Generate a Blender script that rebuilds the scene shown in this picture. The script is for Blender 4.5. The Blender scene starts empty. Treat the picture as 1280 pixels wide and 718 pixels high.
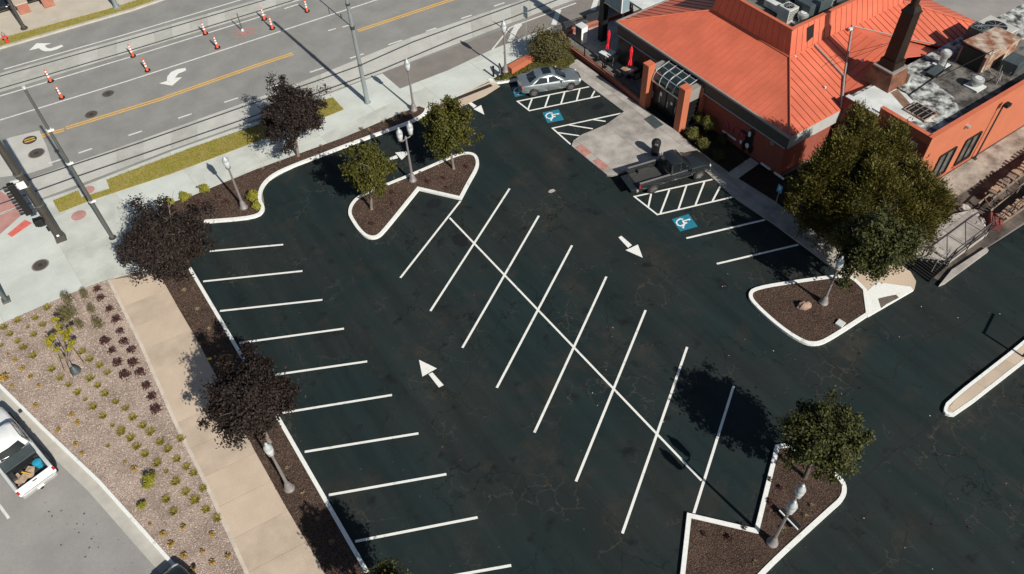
import bpy, bmesh, math, random
from mathutils import Vector, Matrix, noise
sc = bpy.context.scene
rnd = random.Random(7)
R = math.radians

# ------------------------------------------------------------------ camera, sky, sun, exposure
CAM_H, FPX, NAD, GRID = 34.0, 980.0, (678.0, 1205.0), R(32.5)
_d = Vector((NAD[0]-640, NAD[1]-359, FPX)).normalized(); _up = -_d
_fw = Vector((0, 0, 1)); _Y = (_fw - _up*_fw.dot(_up)).normalized(); _X = _Y.cross(_up)
_q = Matrix.Rotation(-GRID, 3, 'Z')
RC = _q @ Matrix((_X, _Y, _up))                       # camera (x right, y down, z forward) -> world
cam = bpy.data.cameras.new('camera'); cam.sensor_width = 36; cam.lens = FPX/1280*36; cam.clip_end = 2000
co = bpy.data.objects.new('camera', cam); sc.collection.objects.link(co)
_m = Matrix((RC.col[0], -RC.col[1], -RC.col[2])).transposed()
co.matrix_world = Matrix.Translation((0, 0, CAM_H)) @ _m.to_4x4(); sc.camera = co

SUN_EL, SHADOW = R(37), R(94)
w = bpy.data.worlds.new('World'); sc.world = w; w.use_nodes = True
nt = w.node_tree; sky = nt.nodes.new('ShaderNodeTexSky'); sky.sky_type = 'NISHITA'; sky.sun_disc = False
sky.sun_elevation = SUN_EL; sky.sun_rotation = R(176); sky.altitude = 100; sky.air_density = 1.0
bg = nt.nodes['Background']; bg.inputs['Strength'].default_value = 0.056
nt.links.new(sky.outputs[0], bg.inputs[0])
sl = bpy.data.lights.new('sun', 'SUN'); sl.energy = 5.0; sl.angle = R(0.53); sl.color = (1, .95, .87)
so = bpy.data.objects.new('sun', sl); sc.collection.objects.link(so)
_ld = Vector((math.cos(SHADOW)*math.cos(SUN_EL), math.sin(SHADOW)*math.cos(SUN_EL), -math.sin(SUN_EL)))
so.rotation_euler = _ld.to_track_quat('-Z', 'Y').to_euler(); so.location = (0, -30, 60)
sc.view_settings.view_transform = 'Standard'; sc.view_settings.look = 'None'
sc.view_settings.exposure = 0.22; sc.view_settings.gamma = 1; sc.view_settings.use_curve_mapping = False

# ------------------------------------------------------------------ pixel -> place
def ray(x, y): return RC @ Vector((x-640, y-359, FPX))
def P(x, y, h=0.0):
    v = ray(x, y); t = (CAM_H-h)/(-v.z); return Vector((v.x*t, v.y*t, h))
def PX(x, y, X):
    v = ray(x, y); t = X/v.x; return Vector((X, v.y*t, CAM_H+v.z*t))
def PY(x, y, Yw):
    v = ray(x, y); t = Yw/v.y; return Vector((v.x*t, Yw, CAM_H+v.z*t))
def HT(b, t, h0=0.0):
    B = P(b[0], b[1], h0); v = ray(*t); s = (v.x*B.x+v.y*B.y)/(v.x*v.x+v.y*v.y); return CAM_H+v.z*s
def PP(l, h=0.0, ox=0, oy=0, s=1.0): return [P(ox+a/s, oy+b/s, h) for a, b in l]

# ------------------------------------------------------------------ materials
def _base(name):
    m = bpy.data.materials.new(name); m.use_nodes = True; n = m.node_tree
    return m, n, n.nodes, n.links, n.nodes['Principled BSDF']
def mat(name, col, rough=.7, metal=0., var=0., vs=3., bump=0., bs=40., col2=None, spec=None, coat=0., contrast=(.35, .65), fine=0., fs=60., emit=None):
    m, n, N, L, b = _base(name)
    b.inputs['Roughness'].default_value = rough; b.inputs['Metallic'].default_value = metal
    if spec is not None: b.inputs['Specular IOR Level'].default_value = spec
    if coat: b.inputs['Coat Weight'].default_value = coat; b.inputs['Coat Roughness'].default_value = .06
    b.inputs['Base Color'].default_value = (*col, 1)
    g = N.new('ShaderNodeNewGeometry')
    out = None
    if var or col2:
        t = N.new('ShaderNodeTexNoise'); t.inputs['Scale'].default_value = vs; t.inputs['Detail'].default_value = 6; t.inputs['Roughness'].default_value = .62
        L.new(g.outputs['Position'], t.inputs['Vector'])
        cr = N.new('ShaderNodeValToRGB'); e = cr.color_ramp.elements; e[0].position, e[1].position = contrast
        c2 = col2 if col2 else tuple(c*(1-var) for c in col); c1 = col if col2 else tuple(min(1, c*(1+var*.6)) for c in col)
        e[0].color = (*c2, 1); e[1].color = (*c1, 1)
        L.new(t.outputs['Fac'], cr.inputs[0]); out = cr.outputs[0]
    if fine:
        t = N.new('ShaderNodeTexNoise'); t.inputs['Scale'].default_value = fs; t.inputs['Detail'].default_value = 3
        L.new(g.outputs['Position'], t.inputs['Vector'])
        mr = N.new('ShaderNodeMapRange'); mr.inputs[1].default_value = .3; mr.inputs[2].default_value = .7
        mr.inputs[3].default_value = 1-fine; mr.inputs[4].default_value = 1+fine; L.new(t.outputs['Fac'], mr.inputs[0])
        mx = N.new('ShaderNodeVectorMath'); mx.operation = 'SCALE'
        if out: L.new(out, mx.inputs[0])
        else: mx.inputs[0].default_value = col
        L.new(mr.outputs[0], mx.inputs['Scale']); out = mx.outputs[0]
    if out: L.new(out, b.inputs['Base Color'])
    if bump:
        t = N.new('ShaderNodeTexNoise'); t.inputs['Scale'].default_value = bs; t.inputs['Detail'].default_value = 4
        L.new(g.outputs['Position'], t.inputs['Vector'])
        bp = N.new('ShaderNodeBump'); bp.inputs['Strength'].default_value = bump; bp.inputs['Distance'].default_value = .03
        L.new(t.outputs['Fac'], bp.inputs['Height']); L.new(bp.outputs[0], b.inputs['Normal'])
    if emit:
        b.inputs['Emission Color'].default_value = (*emit, 1); b.inputs['Emission Strength'].default_value = 1
    return m
def leafmat(name, c1, c2, trans=.25, rough=.45, spec=.4):
    m, n, N, L, b = _base(name)
    g = N.new('ShaderNodeNewGeometry'); cr = N.new('ShaderNodeValToRGB')
    e = cr.color_ramp.elements; e[0].color = (*c1, 1); e[1].color = (*c2, 1)
    L.new(g.outputs['Random Per Island'], cr.inputs[0])
    b.inputs['Roughness'].default_value = rough; b.inputs['Specular IOR Level'].default_value = spec
    L.new(cr.outputs[0], b.inputs['Base Color'])
    tr = N.new('ShaderNodeBsdfTranslucent'); L.new(cr.outputs[0], tr.inputs['Color'])
    mx = N.new('ShaderNodeMixShader'); mx.inputs[0].default_value = trans
    L.new(b.outputs[0], mx.inputs[1]); L.new(tr.outputs[0], mx.inputs[2])
    L.new(mx.outputs[0], N['Material Output'].inputs['Surface'])
    return m
def lotmat():
    # sealed asphalt: blue black, faded brown patches, hairline cracks with grey and rusty edges
    m, n, N, L, b = _base('sealed_asphalt')
    g = N.new('ShaderNodeNewGeometry'); pos = g.outputs['Position']
    def noise(s, d=5, r=.6, v=None):
        t = N.new('ShaderNodeTexNoise'); t.inputs['Scale'].default_value = s; t.inputs['Detail'].default_value = d; t.inputs['Roughness'].default_value = r
        L.new(v or pos, t.inputs['Vector']); return t
    def ramp(src, a, c, ca=(0, 0, 0), cc=(1, 1, 1)):
        r = N.new('ShaderNodeValToRGB'); e = r.color_ramp.elements; e[0].position = a; e[1].position = c; e[0].color = (*ca, 1); e[1].color = (*cc, 1)
        L.new(src, r.inputs[0]); return r.outputs[0]
    def mix(f, a, c, mode='MIX'):
        x = N.new('ShaderNodeMix'); x.data_type = 'RGBA'; x.blend_type = mode
        if isinstance(f, float): x.inputs[0].default_value = f
        else: L.new(f, x.inputs[0])
        for k, s in ((6, a), (7, c)):
            if isinstance(s, tuple): x.inputs[k].default_value = (*s, 1)
            else: L.new(s, x.inputs[k])
        return x.outputs[2]
    big = ramp(noise(.16, 6, .6).outputs['Fac'], .40, .62)
    c = mix(big, (.0105, .0195, .0200), (.0170, .0220, .0205))
    brown = ramp(noise(.30, 7, .68).outputs['Fac'], .54, .78)
    c = mix(brown, c, (.034, .029, .023))
    dark = ramp(noise(.8, 4, .5).outputs['Fac'], .62, .72)
    c = mix(dark, c, (.008, .010, .011))
    fine = ramp(noise(26, 3, .6).outputs['Fac'], .3, .72, (.72, .72, .72), (1.3, 1.3, 1.3))
    mp_ = N.new('ShaderNodeMapping'); mp_.inputs['Scale'].default_value = (1.1, .10, 1); mp_.inputs['Rotation'].default_value = (0, 0, .12); L.new(pos, mp_.inputs['Vector'])
    c = mix(1.0, c, ramp(noise(1.0, 4, .6, mp_.outputs[0]).outputs['Fac'], .3, .7, (.78, .78, .78), (1.25, 1.25, 1.25)), 'MULTIPLY')
    c = mix(1.0, c, fine, 'MULTIPLY')
    # cracks
    warp = N.new('ShaderNodeVectorMath'); warp.operation = 'ADD'
    wn = noise(.9, 5, .6); sc_ = N.new('ShaderNodeVectorMath'); sc_.operation = 'SCALE'; sc_.inputs['Scale'].default_value = 1.6
    L.new(wn.outputs['Color'], sc_.inputs[0]); L.new(pos, warp.inputs[0]); L.new(sc_.outputs[0], warp.inputs[1])
    def crack(scale, wid, n0, n1, ns):
        v = N.new('ShaderNodeTexVoronoi'); v.feature = 'DISTANCE_TO_EDGE'; v.inputs['Scale'].default_value = scale; L.new(warp.outputs[0], v.inputs['Vector'])
        line = ramp(v.outputs['Distance'], 0, wid, (1, 1, 1), (0, 0, 0))
        mask = ramp(noise(ns, 3, .5).outputs['Fac'], n0, n1)
        x = N.new('ShaderNodeMath'); x.operation = 'MULTIPLY'; L.new(line, x.inputs[0]); L.new(mask, x.inputs[1]); return x.outputs[0]
    c = mix(crack(.85, .024, .53, .71, .33), c, (.072, .061, .049))
    c = mix(crack(.33, .010, .46, .60, .2), c, (.004, .005, .005))
    c = mix(crack(2.3, .05, .64, .76, .3), c, (.042, .038, .032))
    spots = ramp(noise(5.5, 2, .4).outputs['Fac'], .74, .78)
    c = mix(spots, c, (.07, .062, .05))
    L.new(c, b.inputs['Base Color'])
    b.inputs['Roughness'].default_value = .82; b.inputs['Specular IOR Level'].default_value = .18
    bp = N.new('ShaderNodeBump'); bp.inputs['Strength'].default_value = .25; bp.inputs['Distance'].default_value = .01
    L.new(noise(70, 2).outputs['Fac'], bp.inputs['Height']); L.new(bp.outputs[0], b.inputs['Normal'])
    return m
def gravelmat(name, cols, scale, bump=.7):
    m, n, N, L, b = _base(name)
    g = N.new('ShaderNodeNewGeometry'); v = N.new('ShaderNodeTexVoronoi'); v.inputs['Scale'].default_value = scale
    L.new(g.outputs['Position'], v.inputs['Vector'])
    sp = N.new('ShaderNodeSeparateColor'); L.new(v.outputs['Color'], sp.inputs[0])
    cr = N.new('ShaderNodeValToRGB'); e = cr.color_ramp.elements
    e[0].color = (*cols[0], 1); e[1].color = (*cols[-1], 1)
    for i in range(1, len(cols)-1):
        k = cr.color_ramp.elements.new(i/(len(cols)-1)); k.color = (*cols[i], 1)
    L.new(sp.outputs[0], cr.inputs[0])
    t = N.new('ShaderNodeTexNoise'); t.inputs['Scale'].default_value = .7; t.inputs['Detail'].default_value = 7; L.new(g.outputs['Position'], t.inputs['Vector'])
    mr = N.new('ShaderNodeMapRange'); mr.inputs[1].default_value = .3; mr.inputs[2].default_value = .7; mr.inputs[3].default_value = .72; mr.inputs[4].default_value = 1.2
    L.new(t.outputs['Fac'], mr.inputs[0])
    s = N.new('ShaderNodeVectorMath'); s.operation = 'SCALE'; L.new(cr.outputs[0], s.inputs[0]); L.new(mr.outputs[0], s.inputs['Scale'])
    L.new(s.outputs[0], b.inputs['Base Color']); b.inputs['Roughness'].default_value = .9; b.inputs['Specular IOR Level'].default_value = .15
    bp = N.new('ShaderNodeBump'); bp.inputs['Strength'].default_value = bump; bp.inputs['Distance'].default_value = .05; bp.invert = True
    L.new(v.outputs['Distance'], bp.inputs['Height']); L.new(bp.outputs[0], b.inputs['Normal'])
    return m
def glassmat(name, col, rough=.05):
    m, n, N, L, b = _base(name); b.inputs['Base Color'].default_value = (*col, 1); b.inputs['Roughness'].default_value = rough
    b.inputs['Specular IOR Level'].default_value = .8; b.inputs['Coat Weight'].default_value = .5; b.inputs['Coat Roughness'].default_value = .03
    return m

K = dict(
 lot=lotmat(),
 street=mat('street_asphalt', (.235, .23, .212), .85, 0, .13, .5, .15, 60, fine=.10, fs=22),
 street2=mat('left_road_asphalt', (.27, .262, .245), .85, 0, .12, .45, .15, 60, fine=.10, fs=25),
 lane=mat('brown_lane', (.20, .18, .16), .85, 0, .12, .8, .1, 50, fine=.08),
 conc=mat('pale_concrete', (.52, .545, .495), .8, 0, .12, .35, .06, 50, fine=.04, fs=14),
 slabc=mat('track_concrete', (.46, .455, .41), .8, 0, .10, .8, .06, 50, fine=.06, fs=14),
 tan=mat('tan_concrete', (.50, .40, .30), .85, 0, .09, .5, .08, 50, fine=.05, fs=18),
 conc2=mat('pale_concrete_older', (.48, .495, .445), .8, 0, .16, .6, fine=.05, fs=14), tan2=mat('tan_concrete_older', (.455, .365, .275), .85, 0, .14, .8, fine=.06, fs=18), walk2=mat('grey_walk_older', (.31, .285, .255), .85, 0, .3, 1.1, fine=.08, fs=14), slab2=mat('track_concrete_older', (.40, .395, .35), .8, 0, .14, 1., fine=.07),
 stainw=mat('stained_side_walk', (.36, .32, .265), .9, 0, 0, .8, .15, 30, col2=(.15, .12, .095), contrast=(.36, .60), fine=.15, fs=12),
 tanl=mat('pale_tan_edge', (.53, .46, .38), .85, 0, .15, 1.5, fine=.08),
 fartan=mat('far_pavement_concrete', (.47, .42, .335), .85, 0, .1, .5, fine=.06),
 walk=mat('grey_walk', (.36, .335, .30), .85, 0, .30, .9, .08, 50, fine=.07, fs=14),
 gutter=mat('gutter_concrete', (.43, .41, .36), .85, 0, .14, 1.2, .08, 50, fine=.07),
 curb=mat('white_curb_paint', (.72, .73, .69), .6, 0, .0, 2.2, .2, 14, col2=(.40, .38, .33), contrast=(.27, .40), fine=.07, fs=9),
 paint=mat('road_paint', (.72, .72, .67), .65, 0, .0, 3.2, .05, 60, col2=(.34, .33, .30), contrast=(.26, .42), fine=.09, fs=14),
 worn=mat('street_paint', (.62, .62, .58), .7, 0, .18, 5., 0, 60, fine=.12, fs=18),
 yellow=mat('yellow_paint', (.72, .40, .06), .7, 0, .15, 5., fine=.1, fs=18),
 blue=mat('handicap_blue', (.014, .17, .25), .6, 0, .12, 4., fine=.08),
 mulch=gravelmat('mulch', [(.03, .019, .014), (.065, .04, .03), (.10, .066, .05), (.14, .095, .07)], 34, .9),
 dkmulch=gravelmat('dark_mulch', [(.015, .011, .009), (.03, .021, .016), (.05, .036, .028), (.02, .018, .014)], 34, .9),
 gravel=gravelmat('pink_gravel', [(.215, .155, .12), (.335, .255, .20), (.435, .345, .28), (.285, .21, .168), (.53, .455, .375)], 26, .6),
 grass=mat('turf_soil', (.235, .215, .045), .95, 0, .3, 1.2, .5, 60, col2=(.36, .26, .12), contrast=(.3, .6), fine=.25, fs=30),
 dirt=mat('bare_dirt', (.13, .105, .085), .95, 0, .4, .55, .6, 25, col2=(.035, .029, .024), contrast=(.38, .62), fine=.25, fs=15),
 ground=mat('ground', (.22, .20, .18), .95, 0, .2, .2, fine=.1),
 alley=mat('alley_asphalt', (.27, .255, .235), .9, 0, .15, .4, .1, 40, fine=.1),
 pink=mat('red_paving', (.42, .22, .19), .85, 0, .15, 1.2, fine=.08),
 fadedred=mat('faded_red_pad', (.42, .20, .165), .85, 0, .25, 3., fine=.12),
 redpaint=mat('red_paint', (.60, .13, .10), .8, 0, .2, 3., fine=.1),
 roof=mat('orange_metal_roof', (.57, .138, .076), .5, 0, .16, .45, fine=.03, fs=5),
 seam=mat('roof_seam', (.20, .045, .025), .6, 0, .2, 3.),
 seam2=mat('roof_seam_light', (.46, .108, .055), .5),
 wall=mat('orange_wall', (.43, .128, .062), .75, 0, .07, .9, .05, 40, fine=.03, fs=8),
 dred=mat('brick_and_shade_red', (.25, .062, .038), .8, 0, .12, 2., .1, 30, fine=.06),
 coping=mat('coping', (.50, .13, .065), .6, 0, .08, 2.),
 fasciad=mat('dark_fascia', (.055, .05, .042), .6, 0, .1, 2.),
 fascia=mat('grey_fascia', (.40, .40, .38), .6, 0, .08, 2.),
 gutm=mat('gutter_metal', (.34, .31, .28), .5, .3, .1, 3.),
 memb=mat('roof_membrane', (.50, .52, .495), .85, 0, 0, 1.9, .2, 30, col2=(.035, .033, .03), contrast=(.40, .62), fine=.25, fs=7),
 soot=mat('sooty_membrane', (.15, .138, .12), .9, 0, 0, 1.3, .2, 30, col2=(.022, .021, .02), contrast=(.40, .62), fine=.2, fs=9),
 pale=mat('pale_membrane', (.55, .57, .55), .8, 0, .2, .9, .1, 30, fine=.06),
 hv=mat('hvac_paint', (.46, .46, .42), .6, .1, .12, 2.), hvd=mat('hvac_dark', (.07, .09, .095), .55, .3, .2, 3.),
 rust=mat('rusted_sheet', (.48, .41, .33), .75, .1, 0, 1.1, .1, 20, col2=(.22, .08, .035), contrast=(.40, .6), fine=.12, fs=8),
 zinc=mat('galvanised', (.52, .53, .51), .4, .6, .12, 3.),
 black=mat('black_metal', (.012, .012, .013), .5, .2), blackp=mat('black_plastic', (.012, .013, .014), .45),
 rustb=mat('rusty_base', (.16, .065, .035), .7, .1, .5, 2.),
 chim=mat('chimney_steel', (.022, .014, .009), .5, .3, .4, 1.5), dgreen=mat('pole_grey_green', (.115, .125, .115), .5, .3, .1, 2.),
 polelt=mat('pole_galvanised', (.33, .37, .375), .45, .5, .08, 2.), poledk=mat('pole_bronze', (.065, .06, .052), .55, .3, .12, 2.),
 lampgrey=mat('lamp_post_grey', (.225, .205, .195), .55, .2, .1, 4.), globe=mat('lamp_globe', (.55, .58, .57), .35, 0, .04, 4.), cap=mat('lamp_cap', (.42, .45, .45), .4, .2),
 orange=mat('cone_orange', (.75, .10, .035), .6, 0, .1, 5.), white=mat('white_plain', (.75, .75, .72), .5), redc=mat('umbrella_red', (.70, .015, .03), .8, 0, .15, 6.),
 bark=mat('bark', (.20, .16, .13), .9, 0, .3, 6, .5, 25), barkd=mat('bark_dark', (.09, .07, .06), .9, 0, .3, 6, .5, 25),
 wood=mat('wood', (.34, .22, .14), .85, 0, .3, 4, .2, 20), woodd=mat('weathered_wood', (.20, .15, .115), .9, 0, .35, 3, .2, 20),
 brick=mat('brick_pier', (.36, .15, .10), .85, 0, .15, 3, .1, 30), iron=mat('cast_iron', (.11, .095, .08), .7, .4, .3, 8, .4, 40),
 hydr=mat('hydrant_red', (.60, .04, .03), .5), rock=mat('boulder', (.30, .20, .15), .9, 0, .25, 3, .6, 6),
 steelrail=mat('rail_steel', (.045, .042, .04), .5, .4, .2, 3),
 tyre=mat('tyre', (.014, .014, .014), .85), rim=mat('rim', (.40, .40, .40), .35, .8), rimd=mat('rim_dark', (.10, .10, .095), .5, .5),
 carglass=glassmat('car_glass', (.008, .010, .012)), canopyg=glassmat('canopy_glass', (.015, .025, .024), .12), patglass=mat('patio_glass', (.012, .015, .015), .4), doorglass=mat('door_glass', (.008, .009, .009), .3),
 winglass=glassmat('window_glass', (.03, .04, .042), .08),
 silver=mat('silver_paint', (.33, .37, .375), .30, .72, coat=.6), blackcar=mat('black_paint', (.036, .044, .047), .25, .6, coat=.8), whitecar=mat('white_paint', (.74, .75, .73), .35, 0, .03, 2, coat=.6),
 chrome=mat('chrome', (.6, .6, .6), .2, 1), taill=mat('tail_lamp', (.40, .01, .015), .25), headl=mat('head_lamp', (.6, .62, .62), .15), bed=mat('bed_liner', (.030, .030, .029), .75, 0, .3, 5, .3, 30),
 cyan=mat('blue_bucket', (.02, .28, .42), .5), card=mat('cardboard', (.42, .31, .22), .9, 0, .3, 5), yel=mat('yellow_tool', (.75, .45, .03), .6), signblue=mat('sign_blue', (.10, .38, .52), .5),
 teal=mat('blue_grey_panel', (.20, .30, .33), .5, .2, .08, 1.5), purple_sign=mat('sign_letters', (.42, .06, .10), .5),
)
LF = dict(
 purple=leafmat('purple_leaves', (.006, .0045, .0042), (.042, .029, .023), .10, .6, .18),
 green=leafmat('green_leaves', (.030, .034, .006), (.125, .118, .022), .25, .6, .2),
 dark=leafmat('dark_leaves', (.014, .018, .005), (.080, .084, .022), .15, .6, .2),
 juni=leafmat('juniper_leaves', (.032, .033, .008), (.175, .150, .031), .2, .6, .25),
 shrub=leafmat('shrub_leaves', (.045, .045, .016), (.15, .13, .05), .25, .6, .25),
 ball=leafmat('ball_shrub_leaves', (.06, .065, .012), (.20, .19, .05), .25, .6, .25),
 tuft=leafmat('tuft_blades', (.20, .185, .015), (.42, .37, .06), .3, .6, .2),
 gold=leafmat('gold_blades', (.26, .18, .03), (.52, .33, .06), .3, .6, .2),
 purp=leafmat('purple_blades', (.035, .013, .014), (.12, .05, .045), .2, .6, .2),
 dry=leafmat('dry_blades', (.26, .20, .12), (.45, .36, .22), .3, .7, .2),
 yell=leafmat('yellow_leaves', (.24, .22, .012), (.46, .40, .03), .35, .6, .2),
 olive=leafmat('olive_leaves', (.10, .095, .03), (.22, .19, .075), .3, .6, .2),
 lime=leafmat('lime_leaves', (.20, .20, .02), (.36, .33, .05), .3, .6, .2),
 turf=leafmat('turf_blades', (.21, .205, .022), (.40, .345, .065), .3, .7, .15),
)

# ------------------------------------------------------------------ mesh helpers
class MB:
    def __init__(s): s.v = []; s.f = []
    def add(s, vs, fs):
        o = len(s.v); s.v += [tuple(a) for a in vs]; s.f += [tuple(o+i for i in q) for q in fs]; return s
    def box(s, c, d, rz=0., M=None, top=(1, 1)):
        x, y, z = d[0]/2, d[1]/2, d[2]/2
        vs = [Vector((a*x*(top[0] if k > 0 else 1), b*y*(top[1] if k > 0 else 1), k*z)) for k in (-1, 1) for a, b in ((-1, -1), (1, -1), (1, 1), (-1, 1))]
        r = Matrix.Rotation(rz, 3, 'Z') if M is None else M
        vs = [r @ v + Vector(c) for v in vs]
        return s.add(vs, [(3, 2, 1, 0), (4, 5, 6, 7), (0, 1, 5, 4), (1, 2, 6, 5), (2, 3, 7, 6), (3, 0, 4, 7)])
    def prism(s, poly, z0, z1, bottom=False):
        n = len(poly); A = sum(poly[i][0]*poly[(i+1) % n][1]-poly[(i+1) % n][0]*poly[i][1] for i in range(n))
        if A < 0: poly = list(poly)[::-1]
        vs = [(p[0], p[1], z0) for p in poly]+[(p[0], p[1], z1) for p in poly]
        fs = [tuple(range(n, 2*n))]+[(i, (i+1) % n, n+(i+1) % n, n+i) for i in range(n)]
        if bottom: fs.append(tuple(range(n-1, -1, -1)))
        return s.add(vs, fs)
    def sheet(s, poly, z):
        n = len(poly); A = sum(poly[i][0]*poly[(i+1) % n][1]-poly[(i+1) % n][0]*poly[i][1] for i in range(n))
        if A < 0: poly = list(poly)[::-1]
        return s.add([(p[0], p[1], z) for p in poly], [tuple(range(n))])
    def poly3(s, pts, thick=0.):
        n = len(pts)
        if not thick: return s.add(pts, [tuple(range(n))])
        d = Vector((0, 0, -thick))
        return s.add(list(pts)+[Vector(p)+d for p in pts], [tuple(range(n)), tuple(range(2*n-1, n-1, -1))]+[(i, n+i, n+(i+1) % n, (i+1) % n) for i in range(n)])
    def tube(s, pts, r, n=8, cap=True):
        pts = [Vector(p) for p in pts]; rs = r if isinstance(r, (list, tuple)) else [r]*len(pts)
        rings = []; ref = None
        for i, p in enumerate(pts):
            a = pts[max(i-1, 0)]; b = pts[min(i+1, len(pts)-1)]; t = (b-a).normalized()
            if ref is None: ref = Vector((1, 0, 0)) if abs(t.x) < .9 else Vector((0, 1, 0))
            u = (ref - t*ref.dot(t)).normalized(); v = t.cross(u); ref = u
            rings.append([p+(u*math.cos(2*math.pi*k/n)+v*math.sin(2*math.pi*k/n))*rs[i] for k in range(n)])
        vs = [q for g in rings for q in g]
        fs = [(i*n+k, i*n+(k+1) % n, (i+1)*n+(k+1) % n, (i+1)*n+k) for i in range(len(pts)-1) for k in range(n)]
        if cap: fs += [tuple(range(n-1, -1, -1)), tuple((len(pts)-1)*n+k for k in range(n))]
        return s.add(vs, fs)
    def lathe(s, prof, n=16, c=(0, 0, 0)):
        vs = [(c[0]+r*math.cos(2*math.pi*k/n), c[1]+r*math.sin(2*math.pi*k/n), c[2]+z) for r, z in prof for k in range(n)]
        fs = [(i*n+k, i*n+(k+1) % n, (i+1)*n+(k+1) % n, (i+1)*n+k) for i in range(len(prof)-1) for k in range(n)]
        fs += [tuple(range(n-1, -1, -1)), tuple((len(prof)-1)*n+k for k in range(n))]
        return s.add(vs, fs)
    def ell(s, c, r, n=12, m=8, jit=0.):
        vs = []; 
        for i in range(1, m):
            a = math.pi*i/m
            for k in range(n):
                b = 2*math.pi*k/n; j = 1+rnd.uniform(-jit, jit)
                vs.append((c[0]+r[0]*math.sin(a)*math.cos(b)*j, c[1]+r[1]*math.sin(a)*math.sin(b)*j, c[2]+r[2]*math.cos(a)*j))
        t = len(vs); vs += [(c[0], c[1], c[2]+r[2]), (c[0], c[1], c[2]-r[2])]
        fs = [(i*n+k, (i+1)*n+k, (i+1)*n+(k+1) % n, i*n+(k+1) % n) for i in range(m-2) for k in range(n)]
        fs += [(t, k, (k+1) % n) for k in range(n)]+[(t+1, (m-2)*n+(k+1) % n, (m-2)*n+k) for k in range(n)]
        return s.add(vs, fs)
    def strip(s, pts, wd, z, th=0.004):
        l, r = offs([Vector((p[0], p[1])) for p in pts], wd/2)
        for i in range(len(pts)-1):
            s.prism([l[i], r[i], r[i+1], l[i+1]], z-th, z)
        return s
    def build(s, name, m, parent=None, smooth=False, kind=None, bevel=0.):
        me = bpy.data.meshes.new(name); me.from_pydata(s.v, [], s.f)
        if bevel:
            bm = bmesh.new(); bm.from_mesh(me); bmesh.ops.bevel(bm, geom=bm.edges[:], offset=bevel, segments=2, affect='EDGES', clamp_overlap=True, profile=.5); bm.to_mesh(me); bm.free()
        me.materials.append(m)
        if smooth:
            me.polygons.foreach_set('use_smooth', [True]*len(me.polygons))
            me.set_sharp_from_angle(angle=R(40))
        me.update(); o = bpy.data.objects.new(name, me); sc.collection.objects.link(o)
        if parent is not None: o.parent = parent
        if kind: o['kind'] = kind
        return o
def offs(pts, d, closed=False):
    n = len(pts); L_, R_ = [], []
    for i in range(n):
        a = pts[i-1] if (i > 0 or closed) else None; b = pts[(i+1) % n] if (i < n-1 or closed) else None
        p = pts[i]
        d1 = (p-a).normalized() if a is not None else None; d2 = (b-p).normalized() if b is not None else None
        if d1 is None: d1 = d2
        if d2 is None: d2 = d1
        n1 = Vector((-d1.y, d1.x)); n2 = Vector((-d2.y, d2.x)); m = (n1+n2)
        m = m.normalized() if m.length > 1e-6 else n1
        k = min(1/max(m.dot(n1), .45), 2.2)
        L_.append(p+m*d*k); R_.append(p-m*d*k)
    return L_, R_
def chaikin(pts, it=2, closed=False, keep=()):
    pts = [(Vector(p[:2]), i in keep) for i, p in enumerate(pts)]
    for _ in range(it):
        out = []; n = len(pts)
        for i in range(n):
            p, kp = pts[i]
            if kp or (not closed and i in (0, n-1)): out.append((p, kp or True if (not closed and i in (0, n-1)) else kp)); continue
            a = pts[i-1][0]; b = pts[(i+1) % n][0]
            out.append((p*.75+a*.25, False)); out.append((p*.75+b*.25, False))
        pts = out
    return [p for p, _ in pts]
def V2(l): return [Vector((p[0], p[1])) for p in l]
def clip_cell(poly, cell):
    out = list(poly); n = len(cell)
    for i in range(n):
        a, b = cell[i], cell[(i+1) % n]; inp = out; out = []
        if not inp: break
        sd = lambda p: (b[0]-a[0])*(p[1]-a[1])-(b[1]-a[1])*(p[0]-a[0])
        for j in range(len(inp)):
            p, q = inp[j-1], inp[j]; sp, sq = sd(p), sd(q)
            if (sp >= 0) != (sq >= 0):
                t = sp/(sp-sq); out.append(Vector((p[0]+(q[0]-p[0])*t, p[1]+(q[1]-p[1])*t)))
            if sq >= 0: out.append(q)
    res = []
    for p in out:
        if not res or (p-res[-1]).length > 1e-4: res.append(p)
    if len(res) > 1 and (res[0]-res[-1]).length < 1e-4: res.pop()
    return res
def area(p): return abs(sum(p[i][0]*p[(i+1) % len(p)][1]-p[(i+1) % len(p)][0]*p[i][1] for i in range(len(p))))/2
ALT = {'pale_concrete': 'conc2', 'tan_concrete': 'tan2', 'grey_walk': 'walk2', 'track_concrete': 'slab2'}
def slabs(poly, origin, ang, sx, sy, z0, z1, m, parent, name='slab', joint=.012, jitter=.006):
    poly = V2(poly); c, s_ = math.cos(ang), math.sin(ang); o = Vector(origin[:2])
    loc = [((p-o).x*c+(p-o).y*s_, -(p-o).x*s_+(p-o).y*c) for p in poly]
    i0, i1 = math.floor(min(a for a, b in loc)/sx), math.ceil(max(a for a, b in loc)/sx)
    j0, j1 = math.floor(min(b for a, b in loc)/sy), math.ceil(max(b for a, b in loc)/sy)
    for i in range(i0, i1):
        for j in range(j0, j1):
            q = [(i*sx+joint, j*sy+joint), ((i+1)*sx-joint, j*sy+joint), ((i+1)*sx-joint, (j+1)*sy-joint), (i*sx+joint, (j+1)*sy-joint)]
            cell = [Vector((o.x+a*c-b*s_, o.y+a*s_+b*c)) for a, b in q]
            r = clip_cell(poly, cell)
            if len(r) >= 3 and area(r) > .03:
                MB().prism(r, z0, z1+rnd.uniform(-jitter, 0)).build(name, K[ALT[m.name]] if m.name in ALT and rnd.random() < .35 else m, parent)
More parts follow.
